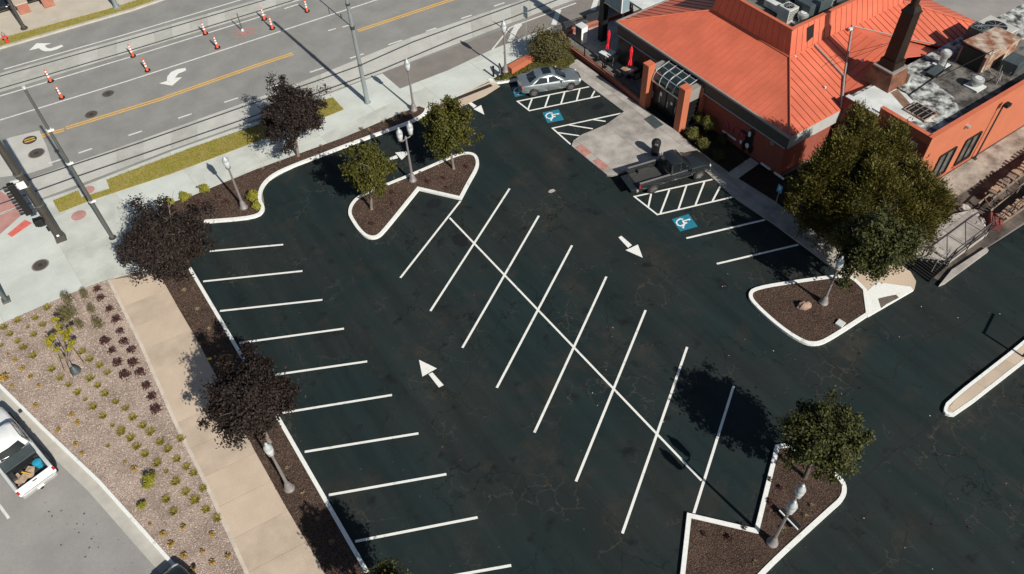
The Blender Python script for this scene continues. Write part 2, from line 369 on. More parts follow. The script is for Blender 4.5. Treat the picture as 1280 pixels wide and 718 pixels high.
def T(name, label, cat, loc=(0, 0, 0), rz=0., group=None):
    o = bpy.data.objects.new(name, None); o.empty_display_size = .3; sc.collection.objects.link(o)
    o.location = loc; o.rotation_euler = (0, 0, rz); o['label'] = label; o['category'] = cat
    if group: o['group'] = group
    return o
def tag(o, label, cat, group=None):
    o['label'] = label; o['category'] = cat
    if group: o['group'] = group
    return o
def S(o): o['kind'] = 'structure'; return o
def kids(o): return [c for c in bpy.data.objects if c.parent == o]
def dup(root, loc, rz=0., label=None, swap=None, scale=None):
    def cp(o, par):
        c = o.copy(); sc.collection.objects.link(c); c.parent = par
        if swap and o.data and o.data.materials and o.data.materials[0] in swap:
            c.data = o.data.copy(); c.data.materials[0] = swap[o.data.materials[0]]
        for k in CH.get(o.name, []): cp(bpy.data.objects[k], c)
        return c
    CH = {}
    for o in bpy.data.objects:
        if o.parent: CH.setdefault(o.parent.name, []).append(o.name)
    r = cp(root, None); r.location = loc; r.rotation_euler = (0, 0, rz)
    if label: r['label'] = label
    if scale: r.scale = (scale,)*3
    return r
def rotz(v, a): return Vector((v[0]*math.cos(a)-v[1]*math.sin(a), v[0]*math.sin(a)+v[1]*math.cos(a), v[2] if len(v) > 2 else 0))

# ------------------------------------------------------------------ ground, roads, pavements
S(MB().sheet([(-260, -260), (320, -260), (320, 320), (-260, 320)], -.08).build('ground', K['ground']))
def ring(poly, wd, z0, z1, name, m, parent, closed=True):
    l, r = offs(V2(poly), wd/2, closed); b = MB(); n = len(poly)
    for i in range(n if closed else n-1):
        j = (i+1) % n
        for q in ([(l[i], z0), (l[j], z0), (l[j], z1), (l[i], z1)], [(r[j], z0), (r[i], z0), (r[i], z1), (r[j], z1)], [(l[i], z1), (l[j], z1), (r[j], z1), (r[i], z1)]):
            b.add([(p.x, p.y, z) for p, z in q], [(0, 1, 2, 3)])
    if not closed:
        for i in (0, n-1): b.add([(l[i].x, l[i].y, z0), (r[i].x, r[i].y, z0), (r[i].x, r[i].y, z1), (l[i].x, l[i].y, z1)], [(0, 1, 2, 3)])
    o = b.build(name, m, parent); bm = bmesh.new(); bm.from_mesh(o.data); bmesh.ops.remove_doubles(bm, verts=bm.verts, dist=1e-4); bmesh.ops.recalc_face_normals(bm, faces=bm.faces); bm.to_mesh(o.data); bm.free(); return o

lot = S(MB().sheet(PP([(200, 330), (256, 279), (331, 255), (327, 232), (400, 192), (533, 138), (620, 92), (745, 60), (905, 195), (1049, 318), (1150, 300), (1190, 340), (1300, 270), (1340, 300), (1400, 720), (1300, 860), (450, 860), (340, 560)]), 0.0).build('parking_lot', K['lot']))
street = S(MB().sheet(PP([(-260, 330), (-200, 120), (-20, 64), (198, 0), (340, -45), (660, -130), (820, -60), (640, 34), (480, 100), (100, 240), (-120, 330)]), -.02).build('street', K['street']))
lroad = S(MB().sheet(PP([(-260, 330), (0, 481), (57, 539), (128, 606), (228, 719), (420, 930), (-120, 1000), (-420, 700)]), -.016).build('side_road', K['street2']))

# --- street markings (painted film)
def line(pts, wd, m, parent, name, z=-.012): return MB().strip(pts, wd, z, .005).build(name, m, parent)
yl = V2(PP([(82.5, 160), (200, 124), (320, 82), (366, 67)])); yr = V2(PP([(447, 38.5), (563, 0), (640, -26)]))
for base in (yl, yr):
    for s in (-.13, .13): line(offs(base, s)[0], .11, K['yellow'], street, 'yellow_line')
for base in (V2(PP([(51, 170), (80, 162)])),):
    for s in (-.13, .13): line(offs(base, s)[0], .11, K['yellow'], street, 'yellow_line')
for pts in ([(-60, 170), (0, 150), (160, 101), (320, 49), (470, 0), (560, -30)], [(-60, 139), (0, 120), (160, 72), (320, 22.5), (332, 18)], [(5, 86.5), (150, 45), (300, 0), (400, -30)]):
    line(PP(pts), .13, K['worn'], street, 'lane_line')
for x, y in [(169, 166.5), (231, 145), (289, 125), (344, 107), (396, 87.5), (446, 70), (494, 53), (539, 37), (583, 21), (624, 5.5), (106.5, 188.5), (69, 201.5), (364, 8)]:
    dx = 8.5 if x < 500 else 6.5; line(PP([(x-dx, y+dx*.33), (x+dx, y-dx*.33)]), .14, K['worn'], street, 'lane_dash')
for x, y in [(415, 37), (433, 32.5)]: line(PP([(x-5, y+1.4), (x+5, y-1.4)]), .13, K['worn'], street, 'lane_dash')
A1 = [(a/8.98, b/8.98) for a, b in [(328, 565), (410, 485), (572, 487), (505, 508), (520, 535), (560, 546), (620, 528), (690, 503), (710, 518), (640, 552), (560, 573), (500, 575), (460, 560), (435, 540)]]
A2 = [(a/3.99, b/3.99) for a, b in [(925, 339), (928, 352), (890, 366), (872, 388), (906, 386), (858, 427), (794, 416), (832, 404), (834, 382), (852, 360), (885, 345)]]
for a in (A1, A2): MB().prism(PP(a), -.017, -.011).build('turn_arrow', K['paint'], street)
pad = MB().prism(PP([(12, 172), (49, 163), (58, 182), (66, 207), (35, 217), (-4, 222), (-30, 190)]), -.019, -.014).build('concrete_pad', K['slabc'], street)

bw = MB()
for i in range(5):   # faint red survey spray near the delineator
    a = [(287, 40, 303, 38), (296, 46, 316, 38), (292, 42, 309, 47), (303, 35, 318, 36), (300, 41, 320, 40)][i]
    bw.strip(PP([a[:2], a[2:]]), .06, -.010, .005)
bw.build('survey_spray', K['redpaint'], street)

# --- tram tracks: concrete strip with joints and two rails each
def track(up, lo, r1, r2, ends, n):
    t = S(MB().prism(PP(up)+PP(lo[::-1]), -.03, -.010).build('tram_track', K['slabc']))
    U, L_ = V2(PP(up)), V2(PP(lo))
    def at(pl, f):
        ls = [(pl[i+1]-pl[i]).length for i in range(len(pl)-1)]; d = f*sum(ls)
        for i, q in enumerate(ls):
            if d <= q or i == len(ls)-1: return pl[i]+(pl[i+1]-pl[i])*(d/q)
            d -= q
    for i in range(n):
        a, b = (i+.006)/n, (i+1-.006)/n
        MB().prism([at(U, a), at(U, b), at(L_, b), at(L_, a)], -.02, rnd.uniform(-.001, .003)).build('slab', K['slabc'] if rnd.random() < .65 else K['slab2'], t)
    for r in (r1, r2):
        MB().strip(PP(r), .16, .012, .02).build('rail_groove', K['steelrail'], t)
        MB().strip(offs(V2(PP(r)), .05)[0], .05, .016, .02).build('rail', K['zinc'], t)
    return t
track([(-80, 262), (0, 236), (160, 180.5), (320, 123.5), (380, 101.5), (515, 46.5), (640, 4.5), (800, -50)], [(-80, 300), (0, 267), (110, 226), (215, 186), (320, 149), (480, 89.5), (640, 28), (800, -30)],
      [(-80, 265), (35, 225), (170, 180.2), (320, 128), (450, 82), (515, 53), (661, 0), (800, -48)], [(-80, 284), (0, 255), (95, 221), (215, 180), (320, 144), (475, 88), (570, 48), (640, 22), (696, 0), (800, -38)], 0, 30)
track([(-80, 116), (0, 92), (160, 46), (320, 0), (500, -54)], [(-80, 140), (0, 115), (160, 66), (320, 18), (500, -40)],
      [(-80, 119), (0, 95.5), (150, 53), (320, 3.5), (500, -50)], [(-80, 135), (0, 111), (160, 64), (320, 15), (500, -41)], 0, 26)

# --- white plaza pavement with slabs
plaza_poly = PP([(-90, 300), (0, 268), (95, 236), (215, 189), (320, 152), (400, 121.5), (478, 92), (500, 111), (560, 88), (615, 62), (690, 33), (700, 44), (697, 52), (655, 74), (612, 100), (570, 121), (533, 137), (430, 172), (320, 212), (238, 246), (200, 258), (185, 300), (205, 331), (150, 343.5), (105, 360), (60, 379), (0, 405), (-90, 440)], .10)
plaza = S(MB().prism(plaza_poly, -.05, .085).build('pavement', K['gutter']))
slabs(plaza_poly, P(575/3.99, 180+245/3.99), R(4), 4.4, 3.7, .05, .10, K['conc'], plaza, joint=.014)
MB().prism(PP([(9, 293), (31, 275), (40, 279), (15, 296.5)], .1), .09, .105).build('red_paving_bar', K['redpaint'], plaza)
for pl_, z_ in (([(-40, 222), (0, 239), (24, 253), (20, 259), (0, 266.5), (-40, 282)], .009), ([(-40, 284), (0, 269), (22, 260.5), (36, 261), (0, 293), (-40, 330)], .1065)): MB().prism(PP(pl_, z_), z_-.004, z_).build('red_crosswalk', K['pink'], plaza)
# grass strip beside the tracks
gp = PP([(66, 251), (98, 238), (102, 247), (137, 236), (133, 225), (250, 181), (320, 157), (405, 125), (416, 122), (430, 137), (413, 144), (308, 182), (213, 218), (113, 251), (74.5, 266)], .1)
gs = S(MB().prism(gp, .0, .108).build('grass_strip', K['grass']))
def blades(poly, n, h, m, name, parent, z):
    poly = V2(poly); xs = [p.x for p in poly]; ys = [p.y for p in poly]; b = MB()
    def inside(q):
        c = False
        for i in range(len(poly)):
            a, d = poly[i-1], poly[i]
            if (a.y > q.y) != (d.y > q.y) and q.x < (d.x-a.x)*(q.y-a.y)/(d.y-a.y)+a.x: c = not c
        return c
    k = 0
    while k < n:
        q = Vector((rnd.uniform(min(xs), max(xs)), rnd.uniform(min(ys), max(ys))))
        if not inside(q): continue
        k += 1
        a = rnd.uniform(0, 6.28); e = rnd.uniform(.4, 1)*h; wd = .02; t = rnd.uniform(0, 6.28); le = rnd.uniform(.2, .9)*e
        b.add([(q.x-math.cos(a)*wd, q.y-math.sin(a)*wd, z), (q.x+math.cos(a)*wd, q.y+math.sin(a)*wd, z), (q.x+math.cos(t)*le, q.y+math.sin(t)*le, z+e)], [(0, 1, 2)])
    return b.build(name, m, parent, kind='stuff')
blades(gp, 16000, .10, LF['turf'], 'grass_blades', gs, .105)
for px, py, r_ in [(110, 238, .42), (98.5, 269.5, .46)]:
    q = P(px, py, .1); MB().lathe([(r_, -.02), (r_, .008)], 20, (q.x, q.y, .105)).build('utility_cover', K['pink'], plaza)
# far side: kerb, grass, tan pavement
fk = PP([(-60, 77), (0, 59), (163, 12), (198, 0), (330, -46), (330, -60), (196, -8), (163, 3), (137, 11), (0, 48), (-60, 65)], .1)
fg = S(MB().prism(fk, -.05, .10).build('far_grass_strip', K['grass'])); blades(fk, 9000, .10, LF['turf'], 'grass_blades', fg, .1)
ring(PP([(-60, 77), (0, 59), (163, 12), (198, 0), (330, -46)], .1), .3, -.05, .11, 'curb', K['gutter'], fg, False)
fw_poly = PP([(-60, 65), (0, 47.5), (137, 10.5), (163, 2.5), (196, -8.5), (330, -60), (300, -120), (-100, -60)], .1)
fw = S(MB().prism(fw_poly, -.05, .07).build('far_pavement', K['gutter'])); slabs(fw_poly, P(0, 47), R(0), 3.2, 3., .04, .09, K['fartan'], fw)

# --- brown service lane by the patio, with hatch bars
lane = S(MB().prism(PP([(478, 91), (640, 33), (745, -8), (840, -60), (900, -40), (790, 0), (745, 16), (690, 34), (615, 63), (560, 89), (500, 112)]), -.015, -.006).build('service_lane', K['lane']))
def zz(l, ox, oy, s): return [(ox+a/s, oy+b/s) for a, b in l]
for l, wd in [([(270, 388), (425, 195), (450, 182), (884, 22)], .13), ([(270, 388), (240, 430), (245, 500), (310, 540)], .1)]:
    line(PP(zz(l, 560, 0, 5.525)), wd, K['worn'], lane, 'lane_line', .004)
for l in [[(428, 290), (480, 170)], [(730, 172), (765, 68)]]:
    line(PP(zz(l, 560, 0, 5.525)), .42, K['worn'], lane, 'hatch_bar', .003)
line(PP([(741, 13), (748, -8)]), .42, K['worn'], lane, 'hatch_bar', .003); line(PP([(640, 43), (650, 30)]), .42, K['worn'], lane, 'hatch_bar', .0035)
# trench drain across the lot entrance
dr = S(MB().prism(PP([(535, 137), (566, 122), (614, 101), (625, 107), (606, 119), (575, 133), (545, 147)], .1), -.02, .03).build('drive_apron', K['tan']))
g0, g1 = V2(PP([(567, 125.5), (614.5, 106.8)])); gd = (g1-g0)
MB().strip([g0, g1], .34, .034, .02).build('drain_bed', K['black'], dr)
for i in range(34):
    a = g0+gd*(i+.5)/34; nn = Vector((-gd.y, gd.x)).normalized()*.16; MB().strip([a-nn, a+nn], .035, .044, .02).build('grate_bar', K['iron'], dr)
MB().strip(PP([(540, 137), (562, 128)]), .30, .034, .02).build('drain_cover', K['dred'], dr)

# --- left: brown pavement, its pale edge, mulch strip, gravel bed, kerb and gutter
we = V2(PP([(136, 350), (175, 428), (220, 530), (263, 616), (306, 711), (360, 830)], .1))
wr = V2(PP([(198, 341), (224, 387), (249, 430), (290, 508), (319, 565), (358, 635), (399, 704), (450, 800)], .1))
swp = list(we)+list(wr)[::-1]
sw = S(MB().prism(swp, -.05, .08).build('brown_pavement', K['tan']))
slabs(swp, P(200+635/4.545, 560+185/4.545, .1), R(-4), 6., 1.86, .05, .10, K['tan'], sw, joint=.008)
ring(offs(we, .09)[1] if False else we, .17, .0, .115, 'pavement_edge', K['tanl'], sw, False)
mp = list(wr)+V2(PP([(520, 800), (453, 708), (303, 447), (238, 338), (205, 331)], .1))
mulch = S(MB().prism(mp, -.02, .105).build('mulch_bed', K['mulch']))
ring(PP([(238, 337), (303, 447), (356, 537), (453, 706), (520, 820)]), .19, -.02, .15, 'curb', K['curb'], mulch, False)
gb = V2(PP([(-60, 428), (0, 405), (60, 379), (105, 360), (136, 350)], .1))+list(we)[1:]+V2(PP([(360, 900), (228, 720), (128, 606), (57, 539), (0, 481), (-60, 425)], .1))
grav = S(MB().prism(gb, -.02, .095).build('gravel_bed', K['gravel']))
ring(PP([(-60, 428), (0, 482.5), (57, 539), (125, 603.5), (228, 718.5), (330, 840)]), .16, -.02, .14, 'curb', K['curb'] , grav, False)
gi = V2(PP([(-60, 428), (0, 482.5), (57, 539), (125, 603.5), (228, 718.5), (330, 840)])); go = offs(gi, -.60)[0] if (offs(gi, -.60)[0][0]-P(-60, 500).xy).length < (offs(gi, .60)[0][0]-P(-60, 500).xy).length else offs(gi, .60)[0]
MB().prism(list(gi)+list(go)[::-1], -.014, -.006).build('gutter_pan', K['gutter'], lroad)
line(PP([(-30, 600), (0, 633), (11, 648)]), .13, K['worn'], lroad, 'lane_dash', -.008)

# loose stones on the gravel, chips on the mulch
def scatter(poly, n, r0, r1, m, name, parent, z):
    poly = V2(poly); xs = [p.x for p in poly]; ys = [p.y for p in poly]; b = MB(); k = 0
    while k < n:
        q = Vector((rnd.uniform(min(xs), max(xs)), rnd.uniform(min(ys), max(ys)))); c = False
        for i in range(len(poly)):
            a, d = poly[i-1], poly[i]
            if (a.y > q.y) != (d.y > q.y) and q.x < (d.x-a.x)*(q.y-a.y)/(d.y-a.y)+a.x: c = not c
        if not c: continue
        k += 1; a = rnd.uniform(0, 6.3); r_ = rnd.uniform(r0, r1); e = rnd.uniform(.5, 1)*r_
        vs = [(q.x+math.cos(a+i*1.57)*r_*rnd.uniform(.6, 1.1), q.y+math.sin(a+i*1.57)*r_*rnd.uniform(.5, 1.), z) for i in range(4)]+[(q.x+rnd.uniform(-.3, .3)*r_, q.y+rnd.uniform(-.3, .3)*r_, z+e)]
        b.add(vs, [(i, (i+1) % 4, 4) for i in range(4)])
    return b.build(name, m, parent, kind='stuff')
stonem = leafmat('loose_stones', (.24, .18, .155), (.56, .48, .43), 0, .9, .15); chipm = leafmat('mulch_chips', (.025, .016, .012), (.15, .10, .075), 0, .9, .15)
gvis = [p for p in gb]
scatter(gb, 14000, .018, .042, stonem, 'loose_stones', grav, .095); scatter(mp, 9000, .018, .045, chipm, 'mulch_chips', mulch, .105)

# --- street side mulch bed
bed_in = PP([(200, 258), (238, 246), (320, 212), (430, 172), (508, 139), (524, 133), (532, 136)], .1)
bc = chaikin(PP([(256, 278.5), (320, 273.5), (331, 263), (324, 251), (327, 235), (340, 221), (363, 210), (395, 198), (443, 179.5), (500, 159), (521, 150.5), (532, 143), (533.5, 137)]), 2)
bed = S(MB().prism(V2(PP([(205, 333), (235, 330)], .1))+list(bc)+V2(bed_in)[::-1]+V2(PP([(187, 300)], .1)), -.02, .11).build('street_side_bed', K['mulch']))
ring(bc, .22, -.02, .15, 'curb', K['curb'], bed, False)
scatter(V2(PP([(205, 333), (235, 330)], .1))+list(bc)+V2(bed_in)[::-1], 7000, .018, .045, chipm, 'mulch_chips', bed, .11)

# --- planting islands
def island(name, outline, keep=(), z=.11, m='mulch', closed=True, it=2):
    pl = chaikin(PP(outline), it, True, keep); o = S(MB().prism(pl, -.02, z).build(name, K[m]))
    ring(pl, .21, -.02, .15, 'curb', K['curb'], o, True); scatter(offs(pl, -.15, True)[0] if area(offs(pl, -.15, True)[0]) < area(pl) else offs(pl, .15, True)[0], 4200, .018, .045, chipm, 'mulch_chips', o, z); return o
isl1 = island('planting_island', zz([(468, 350), (478, 308), (520, 265), (640, 215), (790, 155), (960, 80), (1040, 51), (1090, 58), (1108, 95), (1098, 135), (1065, 190), (1020, 276), (810, 228), (640, 440), (605, 472), (560, 472), (520, 440), (480, 380)], 320, 180, 3.99), keep=(11, 12))
isl2 = island('corner_planting_island', [(936, 371), (943, 362), (1000, 353), (1054, 346), (1066, 350), (1080, 364), (1084, 394), (1035, 426), (1019, 432), (1003, 429), (975, 411), (944, 383)], keep=(5, 6))
isl3 = island('lower_planting_island', [(861, 646), (945, 665.5), (971, 560), (988, 558), (1040, 592), (1053, 604), (1055, 616), (1050, 627), (1038, 637), (951, 717), (930, 745), (845, 790)], keep=(0, 1, 2, 11))
# white painted ramp and tan landing at the corner island
ramp = S(MB().prism(PP([(1082, 366), (1096, 353.5), (1138, 359), (1142, 363), (1085, 396)], .1), -.02, .135).build('painted_ramp', K['curb']))
MB().prism(PP(zz([(105, 440), (160, 425), (240, 410), (262, 432), (170, 480), (128, 512), (118, 480)], 1080, 300, 5.983), .14), .13, .139).build('worn_patch', K['dirt'], ramp)
tan_l = S(MB().prism(PP([(1049, 319), (1100, 318), (1128, 333), (1138, 340), (1145, 352), (1143, 362), (1137, 359.5), (1096, 354), (1082, 365), (1066, 350), (1046, 338)], .1), -.02, .12).build('corner_landing', K['tan']))
# long concrete median at the right
md = chaikin(PP([(1180, 515), (1184.5, 504), (1262.5, 443), (1330, 388), (1350, 400), (1276, 455), (1193, 520), (1183, 519)]), 1, True, keep=(2, 3, 4, 5))
med = S(MB().prism(md, -.02, .13).build('concrete_median', K['walk'])); ring(md, .16, -.02, .15, 'curb', K['curb'], med)
mi = offs(md, .1, True)[0]; mi = mi if area(mi) < area(md) else offs(md, -.1, True)[0]
slabs(mi, P(1184, 512), R(8), 2.4, 6, .1, .145, K['tan'], med, joint=.012)

# --- walk along the building and entrance apron
wk = PP([(700, 84), (722, 96), (780, 139.5), (757, 156), (728, 168), (716.7, 175.7), (714.5, 182.4), (759, 218.7), (768, 219.5), (800, 205), (850, 190), (880, 213), (922, 249), (969, 280), (1046, 338), (1060, 345), (1100, 330), (1049, 313), (969, 252), (913.4, 217), (887, 198), (868, 184), (843.7, 162), (797, 130), (742, 89), (721, 74)], .12)
walk = S(MB().prism(wk, -.02, .10).build('entrance_walk', K['gutter']))
slabs(wk, P(757, 156, .12), R(0), 2.7, 2.5, .05, .12, K['walk'], walk, joint=.010)
for l in ([(130, 425), (165, 405), (225, 455), (190, 478)], [(225, 500), (260, 485), (325, 535), (285, 555)]):
    MB().prism(PP(zz(l, 690, 90, 4.49), .12), .11, .128).build('red_tactile_pad', K['fadedred'], walk)
# mulch bed between walk and wall
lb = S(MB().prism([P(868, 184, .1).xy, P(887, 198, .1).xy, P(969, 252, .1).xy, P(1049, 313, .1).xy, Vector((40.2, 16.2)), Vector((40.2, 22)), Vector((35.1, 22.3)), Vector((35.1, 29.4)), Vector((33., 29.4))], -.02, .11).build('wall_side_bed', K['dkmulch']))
sp = PP([(909, 217), (938, 197), (949, 204.5), (920, 225)], .13); MB().prism(sp, .0, .135).build('door_path', K['walk'], lb)
# grass knoll by the sedan
kn = chaikin(PP([(614, 102), (640, 88), (700, 55), (722, 76), (708, 85), (722, 94), (690, 92), (650, 98), (625, 104)], .1), 1, True)
knoll = S(MB().prism(kn, -.02, .12).build('grass_knoll', K['grass'])); blades(kn, 9000, .16, leafmat('knoll_blades', (.06, .075, .015), (.17, .16, .04), .3), 'grass_blades', knoll, .12)
ring(PP([(611, 101), (622, 104.5), (650, 100), (668, 96.5)]), .24, -.02, .15, 'curb', K['curb'], knoll, False)

# --- right: dirt yard and alley
yard = S(MB().prism(PP([(1105, 315), (1133, 331), (1175, 352), (1240, 305), (1330, 245), (1420, 150), (1300, 120), (1200, 205), (1140, 240)]), -.02, .02).build('dirt_yard', K['dirt']))
S(MB().prism([Vector((41.5, 16.3)), Vector((75, 16.3)), Vector((75, 14.5)), Vector((41.5, 14.7))], -.02, .06).build('side_pavement', K['stainw']))
S(MB().prism([Vector((54.8, 10)), Vector((100, 5)), Vector((120, 80)), Vector((54.8, 75))], -.02, .01).build('alley', K['alley']))
lpoly = PP([(1143, 318), (1187, 326), (1236, 290), (1215, 262), (1190, 268), (1160, 285)], .4)
land = S(MB().prism(lpoly, -.02, .36).build('raised_landing', K['walk'])); slabs(lpoly, P(1187, 326, .4), R(3), 1.9, 1.6, .3, .385, K['walk'], land, joint=.02)

# ------------------------------------------------------------------ parking lot markings
def stall(a, b, wd=.125, z=.005, name='stall_line'): return MB().strip(PP([a, b]), wd, z, .004).build(name, K['paint'], lot)
for a, b in [((500.5, 347.5), (575.6, 251.5)), ((538, 389), (637, 236)), ((578, 435), (673.5, 270)), ((621, 485), (715, 307)), ((668, 541), (758, 346)), ((720, 602), (807, 388)), ((778, 667), (859, 434)), ((867, 643), (917, 483)),
             ((262, 314.3), (354, 306)), ((254, 352), (378, 339)), ((275, 389), (403, 375)), ((299, 429), (430, 411)), ((328, 471), (459, 452)), ((352, 516.5), (490, 494)), ((381, 565), (523, 542)), ((411, 619), (558, 593)), ((444, 677), (597, 647)), ((482, 735), (639, 707)),
             ((858, 298), (956, 275)), ((896, 330), (998, 306))]: stall(a, b)
stall((562, 272.5), (877, 601), .115, .009)
for k, (out, diags) in enumerate([
    ([(737, 108.5), (646.7, 126.9), (661.8, 138.6), (750, 120.2)], [((665, 124), (660, 137)), ((686.3, 119.5), (681.3, 134)), ((705.8, 115.5), (701.3, 129.8)), ((724.7, 111.8), (720.8, 125.9)), ((743.6, 113.5), (739.2, 121.8))]),
    ([(777, 141.7), (690.5, 160.5), (713.4, 180.8)], [((711, 156.5), (741, 161.3)), ((741, 149.7), (757, 152)), ((697, 166), (724.5, 170))]),
    ([(890.5, 224.5), (793, 246), (821.7, 268.5), (918, 246)], [((814, 242.5), (810.4, 258.8)), ((836.7, 237.6), (825.5, 267)), ((858, 232.5), (848, 262)), ((880.6, 227.6), (869.3, 256.5)), ((900.6, 232.6), (890.6, 251.6))])]):
    MB().strip(PP(out), .11, .005, .004).build('aisle_border', K['paint'], lot)
    for a, b in diags: stall(a, b, .11, .009, 'aisle_hatch')
AR = [([(773, 297), (776.6, 295), (790, 306.6), (785, 310)], [(782, 313), (797.4, 306), (803.4, 322.4)]),
      ([(535.5, 467.8), (540.6, 465.8), (554.6, 481.6), (548.6, 484.6)], [(523.8, 450), (546, 460.8), (528, 471)]),
      ([(484, 201.6), (484, 198.6), (495.5, 194.2), (497.6, 197.8)], [(494, 191), (514.7, 188.5), (502, 200)]),
      ([(582.7, 127), (585.7, 125.6), (595.8, 132.6), (592, 135.3)], [(592, 136.6), (601.4, 131.6), (605.5, 143.6)])]
for s_, h_ in AR:
    b = MB(); b.prism(PP(s_), .001, .006); b.prism(PP(h_), .001, .006); b.build('direction_arrow', K['paint'], lot)
# wheelchair squares: four corners given, symbol drawn in the square's own frame
SQ0 = zz([(140, 350), (440, 255), (605, 480), (290, 570)], 830, 250, 14.37)
SYM = [([(345, 350), (290, 343), (240, 372), (222, 412), (250, 455), (300, 472), (348, 448)], 24), ([(335, 372), (365, 430), (412, 408)], 30), ([(368, 436), (338, 498), (360, 510)], 26), ([(352, 384), (435, 356)], 22), ([(440, 350), (468, 362)], 40)]
def uvof(x, y):
    q = zz([(x, y)], 830, 250, 14.37)[0]; o, a, c = (P(*SQ0[i]).xy for i in (0, 1, 3)); p = P(*q).xy-o; e1, e2 = a-o, c-o
    d = e1.x*e2.y-e1.y*e2.x; return ((p.x*e2.y-p.y*e2.x)/d, (e1.x*p.y-e1.y*p.x)/d)
for sq in (SQ0, [(678, 141), (698, 137), (705, 150), (684.6, 154)], [(639.3, 109.6), (656, 105.4), (663, 117), (644, 121.4)]):
    c4 = V2(PP(sq)); s_ = MB().prism(c4, .0005, .0055).build('accessible_square', K['blue'], lot)
    o, e1, e2 = c4[0], c4[1]-c4[0], c4[3]-c4[0]; b = MB()
    for k, (pl, wd) in enumerate(SYM):
        b.strip([o+e1*u+e2*v for u, v in (uvof(*q) for q in pl)], wd/14.37*.052, .0095+.001*k, .004)
    b.build('wheelchair_symbol', K['paint'], s_)
# sealed cracks traced from the lot
cr = MB()
for pl, wd in [([(1020, 437), (1050, 463), (1070, 485), (1110, 520), (1130, 540)], .10), ([(1085, 421), (1100, 421), (1117, 431), (1137, 444), (1165, 466), (1190, 485)], .10), ([(1137, 443), (1160, 422), (1175, 412), (1196, 411), (1225, 391)], .09), ([(1070, 485), (1085, 482), (1112, 480), (1119, 470), (1120, 455), (1133, 447)], .10),
               ([(1060, 614), (1090, 590), (1110, 572), (1140, 550), (1165, 530), (1180, 517)], .07), ([(1125, 568), (1150, 590), (1180, 612), (1200, 640), (1212, 665), (1235, 690), (1250, 718)], .09), ([(1130, 637), (1137, 660), (1150, 665), (1165, 657), (1170, 640)], .09), ([(1165, 657), (1200, 655), (1213, 660)], .07), ([(1135, 664), (1130, 690), (1123, 718)], .10), ([(1150, 645), (1165, 657)], .07),
               ([(1200, 552), (1220, 570), (1250, 592), (1280, 620)], .06), ([(1000, 440), (940, 470), (900, 480)], .04),
               ([(640, 608), (655, 645), (680, 680), (697, 705), (700, 730)], .05), ([(697, 702), (715, 680), (740, 645)], .05), ([(690, 630), (720, 608), (740, 615), (770, 650), (800, 690), (815, 718)], .045), ([(470, 640), (520, 608), (555, 588), (580, 570), (620, 548), (650, 535)], .035), ([(585, 440), (590, 460), (588, 475), (560, 500)], .035)]:
    cr.strip(chaikin(PP([(x+rnd.uniform(-2, 2), y+rnd.uniform(-2, 2)) for x, y in pl]), 2), wd*.8, .003, .002)
cr.build('sealed_crack', mat('crack_sealer', (.0045, .005, .005), .75), lot, kind='stuff')
st = MB()
for px, py, r_ in [(1, 0, 0)]: pass
sew = mat('oil_stain', (.006, .007, .007), .6, 0, .3, 6)
for px, py, rx, ry in [(542, 255, .55, .42), (575, 300, .5, .6), (748, 133, .55, .3)]:
    q = P(px, py); pl = [(q.x+math.cos(a*.42)*rx*rnd.uniform(.75, 1.15), q.y+math.sin(a*.42)*ry*rnd.uniform(.75, 1.15)) for a in range(15)]; MB().prism(chaikin(pl, 2, True), .0005, .003).build('oil_stain', sew, lot)
q = P(690, 239); MB().prism(chaikin([(q.x+math.cos(a*.63)*rnd.uniform(.12, .4), q.y+math.sin(a*.63)*rnd.uniform(.08, .22)) for a in range(10)], 1, True), .0005, .003).build('pale_spill', K['walk'], lot)

# manholes
def manhole(px, py, r_, label, z, par=None):
    q = P(px, py); t = T('manhole_cover', label, 'manhole cover', (q.x, q.y, z), 0, 'manhole covers in the street')
    MB().lathe([(r_+.10, -.02), (r_+.08, .004)], 24).build('collar', K['lane'], t)
    MB().lathe([(r_, 0), (r_, .010)], 24).build('lid', K['iron'], t)
    b = MB()
    for a in range(6):
        for k in (-.55, -.2, .2, .55): b.box((k*r_*math.cos(a*math.pi/6)*1, k*r_*math.sin(a*math.pi/6), .011), (.05, .22*r_, .006), a*math.pi/6)
    b.build('lid_ribs', K['iron'], t); return t
manhole(135, 117, .40, 'round iron manhole cover in the turn lane, the one nearest the curved arrow', -.018)
manhole(114, 143, .42, 'round iron manhole cover at the left end of the double yellow line', -.018)
m3 = manhole(37, 175, .40, 'round iron manhole cover crossed by two yellow stripes', -.018)
for s in (-.13, .13): MB().box((0, s, .017), (.7, .10, .004), R(-4)).build('yellow_stripe', K['yellow'], m3)
manhole(45.5, 191.5, .48, 'round iron manhole cover on the pale concrete pad beside the tram track', -.014)
manhole(51.5, 333, .42, 'round rusty manhole cover in the pale corner pavement', .1)

# ------------------------------------------------------------------ building
BX, EX, EZ = 34.9, 34.62, 3.5          # front wall, front eave, eave height
SY, NY = 22.25, 38.6                   # south and north eaves
bld = T('restaurant_building', 'restaurant with a bright orange hipped metal roof and brick red walls', 'building', (0, 0, 0))
SX0, SX1, SYF, SYB, RZ, PZ = 39.5, 60.5, 16.4, 22.3, 4.28, 4.78
MB().prism([(BX, 22.5), (54, 22.5), (54, 38.3), (BX, 38.3)], 0, 3.46).build('wall', K['dred'], bld)  # brick red, kept dark to paint in the front wall's shade
